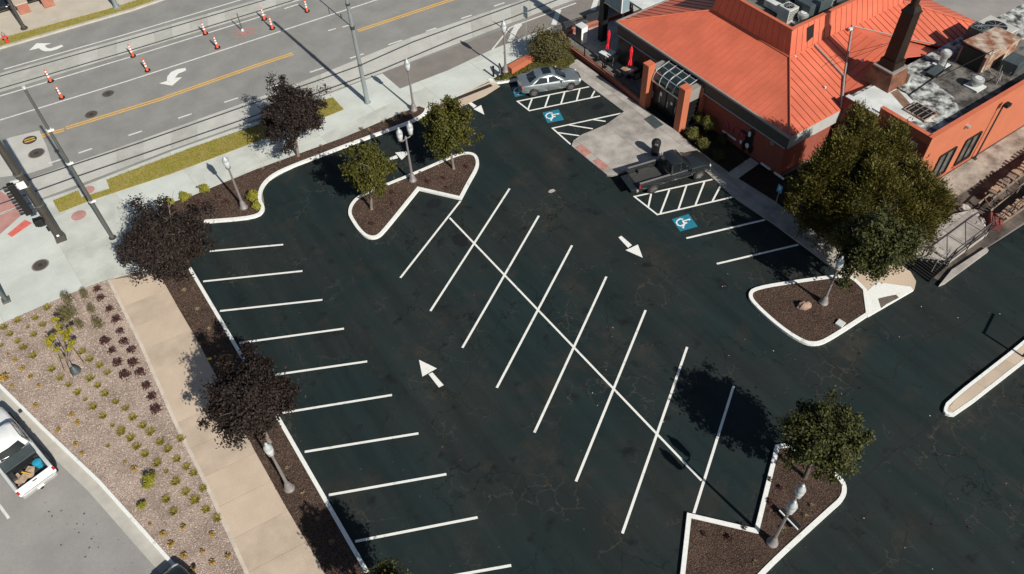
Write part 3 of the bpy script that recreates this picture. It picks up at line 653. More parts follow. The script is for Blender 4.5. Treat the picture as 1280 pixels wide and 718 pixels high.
# fascia: dark on the front, pale on the sides
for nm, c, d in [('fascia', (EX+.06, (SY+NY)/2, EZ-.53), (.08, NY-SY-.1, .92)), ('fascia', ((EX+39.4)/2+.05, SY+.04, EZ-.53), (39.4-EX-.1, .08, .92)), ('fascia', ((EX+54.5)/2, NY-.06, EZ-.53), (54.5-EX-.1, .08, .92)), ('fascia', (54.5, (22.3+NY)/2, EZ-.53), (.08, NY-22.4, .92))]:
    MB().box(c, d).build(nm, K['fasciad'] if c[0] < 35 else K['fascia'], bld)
MB().box((EX+.2, (SY+NY)/2, EZ-.98), (.5, NY-SY-.3, .04)).build('soffit', K['fascia'], bld)
MB().box((EX-.05, (SY+NY)/2, EZ-.02), (.13, NY-SY+.2, .13)).build('gutter', K['gutm'], bld)
MB().box(((EX+54.4)/2, NY+.06, EZ-.02), (54.4-EX, .13, .13)).build('gutter', K['gutm'], bld)
MX0, MX1, MY0, MY1, MZ = 38.95, 50.2, 26.75, 33.9, 5.0
def zS(x, y): return EZ+(y-SY)*(MZ-EZ)/(MY0-SY)
def seams(b, poly3, along, sp, w_=.03, h_=.03):
    # ribs running along 'x' or 'y' on a plane through poly3, clipped to the polygon
    p0, p1, p2 = (Vector(p) for p in poly3[:3]); n = (p1-p0).cross(p2-p0).normalized()
    if n.z < 0: n = -n
    z = lambda x, y: p0.z-(n.x*(x-p0.x)+n.y*(y-p0.y))/n.z
    ax = 1 if along == 'y' else 0; ot = 1-ax
    lo = min(p[ot] for p in poly3); hi = max(p[ot] for p in poly3); c = lo+sp*.5
    while c < hi:
        xs = []
        for i in range(len(poly3)):
            a, d = poly3[i-1], poly3[i]
            if (a[ot] > c) != (d[ot] > c): xs.append(a[ax]+(d[ax]-a[ax])*(c-a[ot])/(d[ot]-a[ot]))
        xs.sort()
        for i in range(0, len(xs)-1, 2):
            if xs[i+1]-xs[i] < .15: continue
            e = [(xs[i]+.02, c-w_/2), (xs[i+1]-.02, c-w_/2), (xs[i+1]-.02, c+w_/2), (xs[i]+.02, c+w_/2)]
            q = [(u, v) if ax == 0 else (v, u) for u, v in e]
            top = [Vector((x, y, z(x, y)+h_)) for x, y in q]; bot = [Vector((x, y, z(x, y)-.01)) for x, y in q]
            b.add(bot+top, [(4, 5, 6, 7), (7, 6, 5, 4), (0, 1, 5, 4), (1, 2, 6, 5), (2, 3, 7, 6), (3, 0, 4, 7)][0:1]+[(0, 1, 5, 4), (1, 2, 6, 5), (2, 3, 7, 6), (3, 0, 4, 7)])
        c += sp
    return b
def roofplane(pts, along, sp, seam=None, name='roof', hh=.028):
    o = MB().poly3(pts, .06).build(name, K['roof'], bld)
    if along: seams(MB(), pts, along, sp, .03, hh).build('standing_seam', seam or K['seam'], o, kind='stuff')
    return o
F0, F1 = (EX, SY, EZ), (EX, NY, EZ)
M00, M01, M10, M11 = (MX0, MY0, MZ), (MX0, MY1, MZ), (MX1, MY0, MZ), (MX1, MY1, MZ)
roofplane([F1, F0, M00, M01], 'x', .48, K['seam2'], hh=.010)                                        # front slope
v1 = Vector((41.2, 23.95, zS(0, 23.95)))
AP = (44.9, 26.75, 5.0)
roofplane([F0, (39.2, SY, EZ), v1, (41.2, MY0, MZ), M00], 'y', .50)                        # sunny slope, left of the valley
roofplane([v1+Vector((.02, 0, .12)), (44.9, 26.75, 5.12), (41.22, 26.75, 5.12)], 'y', .50)   # raised panel run
vz = lambda x: 5.0-abs(x-44.9)*.33
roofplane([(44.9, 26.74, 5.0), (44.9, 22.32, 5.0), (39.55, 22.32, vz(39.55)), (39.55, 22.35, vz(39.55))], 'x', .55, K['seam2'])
roofplane([(44.9, 26.74, 5.0), (50.4, 22.32, vz(50.4)), (44.9, 22.32, 5.0)], None, 0)
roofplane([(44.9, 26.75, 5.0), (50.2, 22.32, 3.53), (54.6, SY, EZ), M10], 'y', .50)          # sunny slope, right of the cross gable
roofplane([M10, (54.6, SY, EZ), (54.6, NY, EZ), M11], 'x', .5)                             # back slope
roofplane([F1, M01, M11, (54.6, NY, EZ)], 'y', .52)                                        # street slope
# raised screen walls round the roof well (steep metal, open well inside)
TZ, ix = 6.72, .42; ixf = .10
t00, t01, t10, t11 = (MX0+ixf, MY0+ix, TZ), (MX0+ixf, MY1-ix, TZ), (MX1-ix, MY0+ix, TZ), (MX1-ix, MY1-ix, TZ)
scr = []
for pts, al in [([M01, M00, t00, t01], 'v'), ([M00, M10, t10, t00], 'v'), ([M11, M01, t01, t11], 'v'), ([M10, M11, t11, t10], 'v')]:
    b = MB().poly3(pts); o = b.build('mansard_wall', K['roof'], bld)
    a, c_, e, g = (Vector(p) for p in pts); n = int((c_-a).length/.52); sb = MB(); nn = (c_-a).cross(g-a).normalized()
    for i in range(1, n):
        f = i/n; p, q = a+(c_-a)*f, g+(e-g)*f; q = p+(q-p)*.985; wv = (c_-a).normalized()*.013
        sb.add([p-wv, p+wv, q+wv, q-wv, p-wv+nn*.018, p+wv+nn*.018, q+wv+nn*.018, q-wv+nn*.018], [(4, 5, 6, 7), (0, 1, 5, 4), (1, 2, 6, 5), (2, 3, 7, 6), (3, 0, 4, 7)])
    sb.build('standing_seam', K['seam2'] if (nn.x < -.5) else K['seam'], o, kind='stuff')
# coping, inner faces and floor of the well
for c, d in [((t00[0]+.05, (t00[1]+t01[1])/2, TZ+.02), (.24, t01[1]-t00[1]+.24, .08)), (((t00[0]+t10[0])/2, t00[1]+.05, TZ+.022), (t10[0]-t00[0]-.25, .24, .08)), (((t00[0]+t10[0])/2, t01[1]-.05, TZ+.022), (t10[0]-t00[0]-.25, .24, .08)), ((t10[0]-.05, (t00[1]+t01[1])/2, TZ+.02), (.24, t01[1]-t00[1]+.24, .08))]:
    MB().box(c, d).build('coping', K['coping'], bld)
for c, d in [((t00[0]+.15, (t00[1]+t01[1])/2, 6.2), (.06, t01[1]-t00[1]-.3, .98)), (((t00[0]+t10[0])/2, t00[1]+.15, 6.2), (t10[0]-t00[0]-.4, .06, .98)), (((t00[0]+t10[0])/2, t01[1]-.15, 6.2), (t10[0]-t00[0]-.4, .06, .98)), ((t10[0]-.15, (t00[1]+t01[1])/2, 6.2), (.06, t01[1]-t00[1]-.3, .98))]:
    MB().box(c, d).build('well_lining', K['pale'], bld)
MB().sheet([(t00[0], t00[1]), (t10[0], t00[1]), (t10[0], t01[1]), (t00[0], t01[1])], 5.75).build('well_floor', K['soot'], bld)
# scupper hole in the sunny screen wall
hc = [PY(x, y, MY0-.02+.0) for x, y in [(1010, 54), (1014, 38), (1023, 33), (1019, 47)]]
MB().poly3([Vector((p.x, MY0+ix*(p.z-MZ)/(TZ-MZ)-.02, p.z)) for p in hc], .02).build('scupper', K['black'], bld)
for a, c_ in [(F0, M00), (F1, M01), ((54.6, SY, EZ), M10)]:
    MB().tube([Vector(a)+Vector((0, 0, .05)), Vector(c_)+Vector((0, 0, .05))], .065, 6).build('ridge_cap', K['coping'], bld)
MB().tube([Vector(M00)+Vector((-.03, 0, .03)), Vector(M01)+Vector((-.03, 0, .03))], .05, 6).build('ridge_cap', K['coping'], bld)
MB().tube([Vector(M00)+Vector((0, -.03, .03)), Vector((44.8, 26.72, 5.04))], .05, 6).build('ridge_cap', K['coping'], bld)
MB().tube([v1+Vector((0, 0, .14)), Vector((44.85, 26.7, 5.15))], .07, 6).build('valley_flashing', K['gutm'], bld)
MB().tube([Vector((39.25, 22.3, 3.56)), v1+Vector((0, 0, .1))], .09, 6).build('valley_flashing', K['gutm'], bld)
MB().tube([Vector((44.95, 26.7, 5.06)), Vector((50.2, 22.4, 3.62))], .04, 6).build('valley_flashing', K['gutm'], bld)
MB().box((41.2, 25.3, (zS(0, 25.3))+.07), (.09, 2.9, .16), M=Matrix.Rotation(math.atan((MZ-EZ)/(MY0-SY)), 3, 'X')).build('step_flashing', K['gutm'], bld)
for px, py, h in [(1063, 37, 5.2), (1115, 7, 5.0), (1012, 58, 5.0), (1031, 110, 4.1), (994, 72, 4.9), (1078, 76, 4.8)]:
    q = P(px, py, h); MB().box((q.x, q.y, h+.03), (.28 if h > 4.9 else .12, .16 if h > 4.9 else .12, .14)).build('flashing_cap', K['pale'], bld)

# side wing: flat roof behind parapets
MB().prism([(SX0, SYF), (SX1, SYF), (SX1, SYB), (SX0, SYB)], 0, RZ-.01).build('wing_wall', K['wall'], bld)
MB().prism([(SX0-.02+.25, SYF+.25), (SX1-.25, SYF+.25), (SX1-.25, SYB-.01), (SX0+.05, SYB-.01)], RZ-.05, RZ).build('flat_roof', K['memb'], bld)
MB().prism([(43.4, SYF+.5), (54.2, SYF+.5), (53.4, 20.9), (46.6, 21.4), (45.0, 20.2), (44.6, 18.4)], RZ-.02, RZ+.006).build('sooty_roof_patch', K['soot'], bld)
MB().prism([(39.8, 19.2), (41.6, 17.6), (42.6, 20.4), (42.3, 22.1), (39.8, 22.1)], RZ-.02, RZ+.0065).build('new_roof_patch', K['pale'], bld)
def para(x0, y0, x1, y1, z0, z1, name='parapet'):
    MB().box(((x0+x1)/2, (y0+y1)/2, (z0+z1)/2), (abs(x1-x0), abs(y1-y0), z1-z0)).build(name, K['wall'], bld)
    MB().box(((x0+x1)/2, (y0+y1)/2, z1+.025), (abs(x1-x0)+.06, abs(y1-y0)+.06, .05)).build('coping', K['coping'], bld)
para(SX0, SYF, SX1, SYF+.25, RZ-.01, PZ)
para(SX0+.003, SYF+.26, SX0+.25, 20.0, RZ-.01, PZ)
MB().box((SX0-.12, 21.1, 2.2), (.24, 2.38, 4.4)).build('wing_wall_step', K['dred'], bld)  # dark red paints shade into the step on the wing front
MB().box((SX0-.10, 21.1, 4.43), (.34, 2.4, .05)).build('coping', K['pale'], bld)
MB().box((SX0-.003, 18.1, 2.15), (.012, 3.3, 4.25)).build('wing_shade_panel', K['dred'], bld)  # thin dark red sheet painting shade over the orange wing front
para(SX1-.25, SYF+.26, SX1, SYB, RZ-.01, PZ-.1)
MB().box((SX0-.02, 17.3, 3.9), (.06, .5, .22)).build('wall_vent', K['pale'], bld)
# wing windows and fittings on the sunny wall (Y = SYF)
def wallpoly(pts, name, m, out, parent): return MB().poly3([PY(x, y, SYF)+Vector((0, -out, 0)) for x, y in pts]).build(name, m, parent)
for wx0, wx1 in ((41.6, 43.2), (44.15, 45.7)):
    wz0, wz1 = .45, 2.45; f_ = MB()
    for c, d in [((wx0, 0, (wz0+wz1)/2), (.09, .1, wz1-wz0)), ((wx1, 0, (wz0+wz1)/2), (.09, .1, wz1-wz0)), (((wx0+wx1)/2, 0, wz1), (wx1-wx0-.1, .1, .09)), (((wx0+wx1)/2, 0, wz0), (wx1-wx0-.1, .1, .09)), (((wx0+wx1)/2, 0, (wz0+wz1)/2), (.05, .07, wz1-wz0-.1))]:
        f_.box((c[0], SYF-.04, c[2]), d)
    wf = MB().box(((wx0+wx1)/2, SYF-.012, (wz0+wz1)/2), (wx1-wx0-.09, .02, wz1-wz0-.09)).build('window', K['winglass'], bld); f_.build('frame', K['black'], wf)
    MB().box(((wx0+wx1)/2, SYF-.08, wz0-.1), (wx1-wx0+.2, .16, .07)).build('sill', K['coping'], wf)
q = PY(1208, 157, SYF); MB().box((q.x, SYF-.12, q.z), (.28, .24, .14)).build('wall_light', K['zinc'], bld)
b0 = PY(1213, 192, SYF); b1 = PY(1250, 130, SYF)
wl = T('wall_flood_light', 'tall dark flood light post standing against the sunny orange side wall', 'light post', (b1.x, SYF-.22, 0))
MB().tube([(0, 0, 0), (0, 0, b1.z)], .055, 8).build('pole', K['poledk'], wl); MB().box((.12, -.15, b1.z+.08), (.45, .32, .22)).build('lamp_head', K['black'], wl, bevel=.03); MB().box((0, 0, .05), (.25, .25, .1)).build('base', K['poledk'], wl)

for k in range(3): MB().box((BX-.03, 34.45+k*1.62, 1.35), (.05, 1.5, 2.2)).build('window', K['patglass'], bld)
MB().box((BX-.012, 36.1, 1.5), (.03, 5.1, 2.95)).build('wall_shade_panel', K['hvd'], bld)  # dark sheet painting the wall's shade behind the patio
# entrance vestibule with a curved glass canopy
ve = bld
VX, VY0, VY1 = 33.05, 29.75, 33.5
def box(name, m, c, d, par=bld, **k): return MB().box(c, d).build(name, m, par, **k)
for px0, y0 in ((32.72, 32.98), (32.82, 29.52)):
    pl = box('entrance_pillar', K['wall'], (px0+.29, y0+.27, 1.72), (.58, .54, 3.44)); MB().box((px0+.29, y0+.27, 3.47), (.64, .60, .07)).build('pillar_cap', K['coping'], pl)
box('pilaster', K['wall'], (34.72, 29.62, 1.45), (.34, .2, 2.9))
# grey sloping cheeks left and right of the glass
for y0, y1 in ((VY0-.05, VY0+.40), (VY1-.58, VY1)):
    MB().prism([(33.35, y0), (BX-.02, y0), (BX-.02, y1), (33.35, y1)], 2.95, 3.05).build('vestibule_roof', K['gutm'], bld)
    MB().box((33.42, (y0+y1)/2, 2.6), (.12, y1-y0, .7)).build('vestibule_panel', K['gutm'], bld)
box('vestibule_side', K['gutm'], (34.1, VY0-.03, 2.55), (1.5, .06, .85))
for k in range(5): box('louvre', K['black'], (34.12, VY0-.05, .55+k*.34), (1.0, .07, .05))
box('side_glazing', K['doorglass'], (34.1, VY0+.005, 1.05), (1.35, .05, 2.0))
# arched glass: quarter curve from the front sill up to the wall
def arc(t): # t 0 front bottom -> 1 back top
    a = t*math.pi/2
    return (33.12+ (1-math.cos(a))*.75, 2.35+math.sin(a)*.75)
cy0, cy1 = VY0+.42, VY1-.60; prof = [arc(i/6) for i in range(7)]+[(34.4, 3.22), (BX-.03, 3.34)]
can = MB().box((33.12, (cy0+cy1)/2, 2.30), (.1, cy1-cy0, .1)).build('canopy', K['zinc'], bld)
ny = 4
for j in range(ny):
    y0 = cy0+(cy1-cy0)*j/ny+.03; y1 = cy0+(cy1-cy0)*(j+1)/ny-.03
    for seg in ((0, 3), (3, 6), (6, 7), (7, 8)):
        b = MB()
        for i in range(seg[0], seg[1]):
            (xa, za), (xb, zb) = prof[i], prof[i+1]; b.add([(xa, y0, za), (xa, y1, za), (xb, y1, zb), (xb, y0, zb)], [(3, 2, 1, 0)])
        b.build('pane', K['canopyg'], can, smooth=True)
for j in range(ny+1):
    y = cy0+(cy1-cy0)*j/ny; MB().tube([(x, y, z+.02) for x, z in prof], .035, 6).build('glazing_bar', K['zinc'], can)
for i in (3, 6, 7, 8): MB().tube([(prof[i][0], cy0, prof[i][1]+.022), (prof[i][0], cy1, prof[i][1]+.022)], .03, 6).build('glazing_bar', K['zinc'], can)
box('canopy_light', K['white'], (BX-.1, cy1+.12, 3.45), (.2, .3, .14))
# dark glazed doors under the canopy
box('door_surround', K['black'], (33.42, 31.5, 1.1), (.1, 2.9, 2.2))
for k, y in enumerate((30.35, 31.15, 31.95, 32.65)):
    d_ = box('door', K['doorglass'], (33.35, y, 1.08), (.05, .66, 2.0)); MB().box((33.31, y+.24, 1.1), (.05, .05, .5)).build('handle', K['zinc'], d_)
box('door_notice', K['white'], (33.30, 32.1, 1.55), (.02, .2, .3)); box('door_notice', K['white'], (33.30, 31.0, 1.4), (.02, .17, .2))
MB().prism(PP([(804.7, 149), (814.7, 143.6), (829.5, 156), (819, 161.3)], .13), .121, .135).build('door_mat', K['hvd'])
tag(bpy.data.objects['door_mat'], 'dark rectangular door mat in front of the entrance doors', 'door mat')

# front wall sign, letters and ornaments
def PXf(x, y, o=.02): v = PX(x, y, BX); return Vector((BX-o, v.y, v.z))
sg = T('wall_sign', 'wall sign of red raised letters over a white bar on the shaded front wall', 'sign', PXf(918, 166, 0))
def text(txt, size, m, parent, name, M):
    cu = bpy.data.curves.new('lettering', 'FONT'); cu.body = txt; cu.size = size; cu.extrude = .025; cu.align_x = 'CENTER'
    to = bpy.data.objects.new('lettering', cu); sc.collection.objects.link(to); dg = bpy.context.evaluated_depsgraph_get()
    me = bpy.data.meshes.new_from_object(to.evaluated_get(dg)); bpy.data.objects.remove(to); me.materials.clear(); me.materials.append(m)
    o = bpy.data.objects.new(name, me); sc.collection.objects.link(o); o.parent = parent; o.matrix_local = M; return o
TM = Matrix(((0, 0, -1, -.05), (-1, 0, 0, 0), (0, 1, 0, -.1), (0, 0, 0, 1)))
text('ATTS', .85, K['purple_sign'], sg, 'lettering', TM)
MB().box((-.04, .35, -.42), (.05, 1.25, .12)).build('white_bar', K['white'], sg)
orn = T('wall_ornament', 'black and white cut out ornament fixed to the front wall beside the letters', 'ornament', PXf(937, 174, 0))
b = MB()
for y, z, ry, rz_ in [(0, .0, .34, .55), (-.1, .62, .22, .26), (.25, -.65, .20, .45), (-.28, -.6, .2, .4), (.5, .25, .32, .12)]: b.ell((-.05, y, z), (.05, ry, rz_), 10, 6)
b.build('silhouette', K['black'], orn)
for y, z, ry, rz_ in [(.02, .42, .12, .22), (.0, -.5, .16, .2), (.55, -.55, .10, .14)]: MB().ell((-.10, y, z), (.04, ry, rz_), 10, 6).build('white_detail', K['white'], orn)
q = PXf(965.5, 179); MB().lathe([(.17, -.02), (.17, .02)], 14).build('round_plaque', K['lampgrey'], bld).matrix_local = Matrix.Translation(q) @ Matrix.Rotation(R(90), 4, 'Y')
for x, y in ((957, 212), (974, 223)):
    v = PXf(x, y); box('strip_light', K['white'], (BX-.09, v.y, max(v.z, .25)), (.1, .8, .1))
wp = P(968.6, 215)
dl = T('wall_lamp', 'dark lamp post with grey head standing under the front eave corner', 'lamp post', (wp.x-.05, wp.y, .1))
hz = HT((968.6, 215), (979, 180)); MB().tube([(0, 0, 0), (0, 0, hz)], .05, 8).build('pole', K['poledk'], dl); MB().box((0, -.05, hz+.05), (.30, .5, .22)).build('lamp_head', K['teal'], dl, bevel=.04)

# chimney
cb = P(1106, 101, RZ); chz = HT((1106, 101), (1143, 13), RZ)
ch = T('tall_chimney', 'tall black tapering square chimney with a round flue on the flat roof', 'chimney', (cb.x, cb.y, RZ-.02))
H_ = chz-RZ
def ring4(b, secs):
    vs = []; 
    for hw, z in secs: vs += [(-hw, -hw, z), (hw, -hw, z), (hw, hw, z), (-hw, hw, z)]
    b.add(vs, [(i*4+k, i*4+(k+1) % 4, (i+1)*4+(k+1) % 4, (i+1)*4+k) for i in range(len(secs)-1) for k in range(4)]+[tuple(len(vs)-4+k for k in range(4))]); return b
ring4(MB(), [(.98, 0), (.72, 1.1)]).build('flared_base', K['rustb'], ch)
ring4(MB(), [(.56, 1.1), (.52, 1.65)]).build('plinth', K['chim'], ch); ring4(MB(), [(.42, 1.65), (.38, H_-.1)]).build('shaft', K['chim'], ch)
MB().box((0, 0, 1.13), (1.48, 1.48, .07)).build('flashing_ledge', K['gutm'], ch)
MB().box((0, 0, H_-.05), (.86, .86, .10)).build('shoulder', K['chim'], ch); ring4(MB(), [(.40, H_), (.24, H_+.35)]).build('cone', K['chim'], ch)
MB().lathe([(.24, H_+.3), (.24, H_+2.6)], 14).build('flue', K['chim'], ch, smooth=True)
MB().box((.93, -.93, .35), (.30, .25, .7)).build('base_flashing', K['zinc'], ch)
for dx, dy in ((-1, -1.05), (1, -1.05)): pass
# guy wires over the roof
MB().tube([(-.4, .3, H_*.55), (-2.3, 2.6, .65)], .012, 4).build('guy_wire', K['black'], ch); MB().tube([(-.4, .4, H_*.55), (-1.4, 3.0, .75)], .012, 4).build('guy_wire', K['black'], ch)

# roof equipment
def unit(name, label, px, py, h, dims, m, rz=0, fan=True, group=None):
    q = P(px, py, h); t = T(name, label, 'air conditioner', (q.x, q.y, h), rz, group); x, y, z = dims
    MB().box((0, 0, z/2+.1), (x, y, z)).build('casing', m, t, bevel=.02)
    MB().box((0, 0, .05), (x*.9, y*.9, .1)).build('base_frame', K['zinc'], t)
    if fan:
        MB().lathe([(min(x, y)*.36, 0), (min(x, y)*.36, .03)], 18, (0, 0, z+.1)).build('fan_opening', K['black'], t)
        b = MB()
        for a in range(4): b.box((0, 0, z+.145), (min(x, y)*.74, .025, .02), a*math.pi/4)
        b.build('fan_grille', K['zinc'], t)
    b = MB()
    for k in range(6): b.box((0, -y/2-.008, z*.22+k*z*.12+.1), (x*.86, .016, z*.05))
    b.build('louvre_grille', K['hvd'], t); return t
unit('rooftop_air_conditioner', 'small white condenser with fan on the front of the roof well', 982, 26, 5.75, (.9, .9, .95), K['hv'])
unit('rooftop_air_conditioner', 'large dark blue grey packaged unit with rusty top in the roof well', 1012, 20, 5.75, (2.2, 1.3, 1.2), K['hvd'], 0, False)
unit('rooftop_air_conditioner', 'second large dark packaged unit farther back in the roof well', 982, 6, 5.75, (1.9, 1.2, 1.1), K['hvd'], 0, False)
unit('rooftop_air_conditioner', 'pale dented cabinet beside the dark units in the roof well', 1060, 3, 5.75, (1.5, 1.0, .8), K['hv'], .2, True)
unit('rooftop_air_conditioner', 'big white unit with round fan at the back edge of the flat roof', 1237, 50, RZ, (1.9, 2.1, .9), K['hv'])
unit('rooftop_air_conditioner', 'upright grey condenser with white fan top on the flat roof', 1213, 58, RZ, (.95, .95, 1.35), K['hvd'], .1)
unit('rooftop_air_conditioner', 'low rusty topped fan box on legs at the right end of the flat roof', 1262, 88, RZ, (1.3, 1.0, .75), K['hvd'], .1, False)
def vent(label, px, py, h, r_, z, m='zinc'):
    q = P(px, py, h); t = T('roof_vent', label, 'roof vent', (q.x, q.y, h), 0, 'round metal roof vents')
    MB().lathe([(r_*.8, 0), (r_*.8, z)], 16).build('stack', K[m], t, smooth=True); MB().lathe([(r_*1.1, z-.05), (r_*1.25, z+.1), (r_*1.2, z+.26), (r_*.9, z+.32)], 16).build('hood', K['zinc'], t, smooth=True); MB().lathe([(r_*.7, z+.31), (r_*.7, z+.34)], 16).build('top_plate', K['pale'], t)
    MB().box((0, 0, .06), (r_*3, r_*3, .12)).build('curb_base', K['pale'], t)
vent('round metal vent beside the white condenser in the roof well', 1001, 30, 5.75, .30, .5)
vent('taller round metal vent on the far edge of the roof well', 1034, 12, 5.75, .30, .8)
vent('round metal vent with dark cap in the middle of the flat roof', 1176, 82, RZ, .27, .75)
vent('low round metal vent near the parapet of the flat roof', 1218, 109, RZ, .32, .35)
# rusty kitchen hood housing
hd = P(1215, 98, RZ); kh = T('kitchen_exhaust_housing', 'large rust streaked sheet metal exhaust housing with a black open side', 'exhaust housing', (49.1, 19.9, RZ))
MB().poly3([(-1.2, -1.0, 1.5), (2.6, -.9, 1.15), (2.6, .9, 1.15), (-1.2, .9, 1.5)], .08).build('lid', K['rust'], kh)
MB().prism([(-1.1, -.92), (2.5, -.85), (2.5, .85), (-1.1, .85)], 0, 1.1).build('body', K['rust'], kh)
MB().box((-1.13, -.02, .65), (.06, 1.5, 1.3)).build('open_side', K['black'], kh)
MB().tube([(-1.2, -1.1, 0), (-1.2, -1.1, 1.9)], .03, 6).build('post', K['zinc'], kh)
MB().tube([(-1.2, -1.1, 1.85), (-3.6, .3, .1)], .03, 6).build('brace', K['black'], kh)
MB().prism(PP([(1113, 116), (1122, 112), (1140, 132), (1143, 142), (1134, 140)], RZ), RZ-.02, RZ+.009).build('rust_streak', mat('rust_stain', (.20, .12, .075), .9, 0, .4, 2.5, fine=.2), bld)
# skylight
q = P(1150, 141, RZ); sk = T('roof_skylight', 'flat rusty skylight with a pale bar grid near the front parapet', 'skylight', (q.x, q.y, RZ), R(0))
MB().box((0, 0, .06), (1.25, 1.5, .12)).build('curb_frame', K['rust'], sk); MB().box((0, 0, .124), (1.1, 1.35, .012)).build('glazing', K['chim'], sk)
for k in (-.5, -.17, .17, .5): MB().box((0, k, .15), (1.2, .035, .04)).build('grid_bar', K['lampgrey'], sk)
MB().box((.1, 0, .19), (.035, 1.4, .04)).build('grid_bar', K['lampgrey'], sk)
# conduits
cd = MB().tube([P(1119, 108, RZ+.06), P(1137, 119, RZ+.06), P(1190, 82, RZ+.06)], .035, 6).build('roof_conduit', K['black']); tag(cd, 'thin black conduit bent across the pale flat roof', 'conduit')

# ------------------------------------------------------------------ patio
pfl = S(MB().prism([(33.2, 33.6), (BX, 33.6), (BX, 38.7), (41.5, 38.7), (41.5, 44.1), (34.0, 44.1), (33.2, 42.3)], -.02, .10).build('patio_floor', K['walk']))
slabs([(33.25, 33.6), (BX-.02, 33.6), (BX-.02, 38.72), (41.5, 38.72), (41.5, 44.1), (34.0, 44.1), (33.25, 42.3)], (33.2, 33.6), 0, 1.6, 1.6, .05, .115, mat('patio_concrete', (.37, .35, .31), .85, 0, .2, 1., fine=.06), pfl)
pw = [P(805, 137).xy+Vector((.12, .1)), P(751, 93.5).xy+Vector((.12, 0)), P(707, 62).xy+Vector((.15, 0)), P(705.5, 57).xy+Vector((.2, 0)), P(699, 46.5).xy+Vector((.25, -.1)), P(752, 31).xy, P(790, 17).xy]
lw = T('patio_wall', 'low brick red patio wall with black horizontal bar railing on top', 'wall', (pw[0].x, pw[0].y, 0))
L0 = pw[0]; rel = [p-L0 for p in pw]
for i in range(len(pw)-1):
    a, b_ = rel[i], rel[i+1]; l = offs(rel, .13)[0]; r_ = offs(rel, .13)[1]
    MB().prism([l[i], r_[i], r_[i+1], l[i+1]], 0, .42).build('wall', K['dred'], lw); l = offs(rel, .16)[0]; r_ = offs(rel, .16)[1]
    MB().prism([l[i], r_[i], r_[i+1], l[i+1]], .42, .47).build('coping', K['coping'] if False else K['brick'], lw)
    d = b_-a; n = max(1, int(d.length/1.9))
    for k in range(n+1): MB().box((a.x+d.x*k/n, a.y+d.y*k/n, .83), (.06, .06, .72), math.atan2(d.y, d.x)).build('post', K['black'], lw)
    for z in [.58, .68, .78, .88, .98, 1.08, 1.19]:
        MB().tube([(a.x, a.y, z), (b_.x, b_.y, z)], .022 if z < 1.15 else .03, 6).build('rail_bar', K['black'], lw)
def table(px, py, label, ulabel):
    q = P(px, py, .86); t = T('patio_table', label, 'table', (q.x, q.y, .115), R(8), 'patio tables')
    MB().box((0, 0, .74), (.95, .95, .035)).build('tabletop', K['pale'] if px < 770 else K['wood'], t, bevel=.008)
    for a, b_ in ((-1, -1), (1, -1), (1, 1), (-1, 1)): MB().tube([(a*.38, b_*.38, .72), (a*.42, b_*.42, 0)], .02, 6).build('leg', K['black'], t)
    u = T('closed_parasol', ulabel, 'parasol', (q.x, q.y, .12), 0, 'closed red parasols')
    MB().tube([(0, 0, 0), (0, 0, 2.55)], .022, 8).build('pole', K['black'], u); MB().lathe([(.24, 0), (.24, .05), (.05, .12)], 14).build('base', K['black'], u)
    n = 16; pr = [(.13, 1.05), (.17, 1.15), (.15, 1.35), (.075, 1.55), (.10, 1.8), (.12, 2.2), (.06, 2.5), (.015, 2.6)]; vs = []
    for r_, z in pr:
        for k in range(n): vs.append((r_*(1.15 if k % 2 else .75)*math.cos(k*6.283/n+z*.4), r_*(1.15 if k % 2 else .75)*math.sin(k*6.283/n+z*.4), z))
    MB().add(vs, [(i*n+k, i*n+(k+1) % n, (i+1)*n+(k+1) % n, (i+1)*n+k) for i in range(len(pr)-1) for k in range(n)]).build('folded_canopy', K['redc'], u)
    MB().box((0, 0, 1.53), (.17, .17, .05)).build('tie_strap', K['redc'], u)
    return q
q1 = table(759.5, 65.5, 'pale square patio table under the red parasol nearer the street', 'closed red parasol through the pale square table nearer the street')
q2 = table(787, 86, 'brown and white patio table under the red parasol nearer the entrance', 'closed red parasol through the table nearer the entrance pillar')
MB().box((-.1, -.2, .765), (.4, .3, .012)).build('paper_sheet', K['white'], bpy.data.objects['patio_table.001'])
def chair(x, y, rz, label):
    t = T('patio_chair', label, 'chair', (x, y, .115), rz, 'black metal patio chairs')
    MB().box((0, 0, .44), (.46, .46, .03)).build('seat', K['black'], t); MB().box((-.23, 0, .72), (.03, .44, .42), M=Matrix.Rotation(R(-8), 3, 'Y')).build('backrest', K['lampgrey'], t)
    for a, b_ in ((-1, -1), (1, -1), (1, 1), (-1, 1)): MB().tube([(a*.2, b_*.2, .43), (a*.23, b_*.23, 0)], .014, 6).build('leg', K['lampgrey'], t)
for q, nm in ((q1, 'table nearer the street'), (q2, 'table nearer the entrance')):
    chair(q.x-.75, q.y+.1, 0, 'metal chair on the railing side of the '+nm); chair(q.x+.8, q.y-.1, math.pi, 'metal chair on the building side of the '+nm); chair(q.x-.1, q.y-.8, R(90), 'metal chair on the entrance side of the '+nm)
q = P(722.5, 55.5); cbn = T('patio_cabinet', 'upright white and dark cabinet standing in the patio corner', 'cabinet', (q.x+.3, q.y, .115), R(4))
MB().box((0, 0, .68), (.62, .72, 1.36)).build('body', K['white'], cbn, bevel=.02); MB().box((-.315, 0, .68), (.02, .66, 1.28)).build('dark_door', K['hvd'], cbn); MB().box((0, 0, 1.38), (.66, .76, .05)).build('lid', K['pale'], cbn)
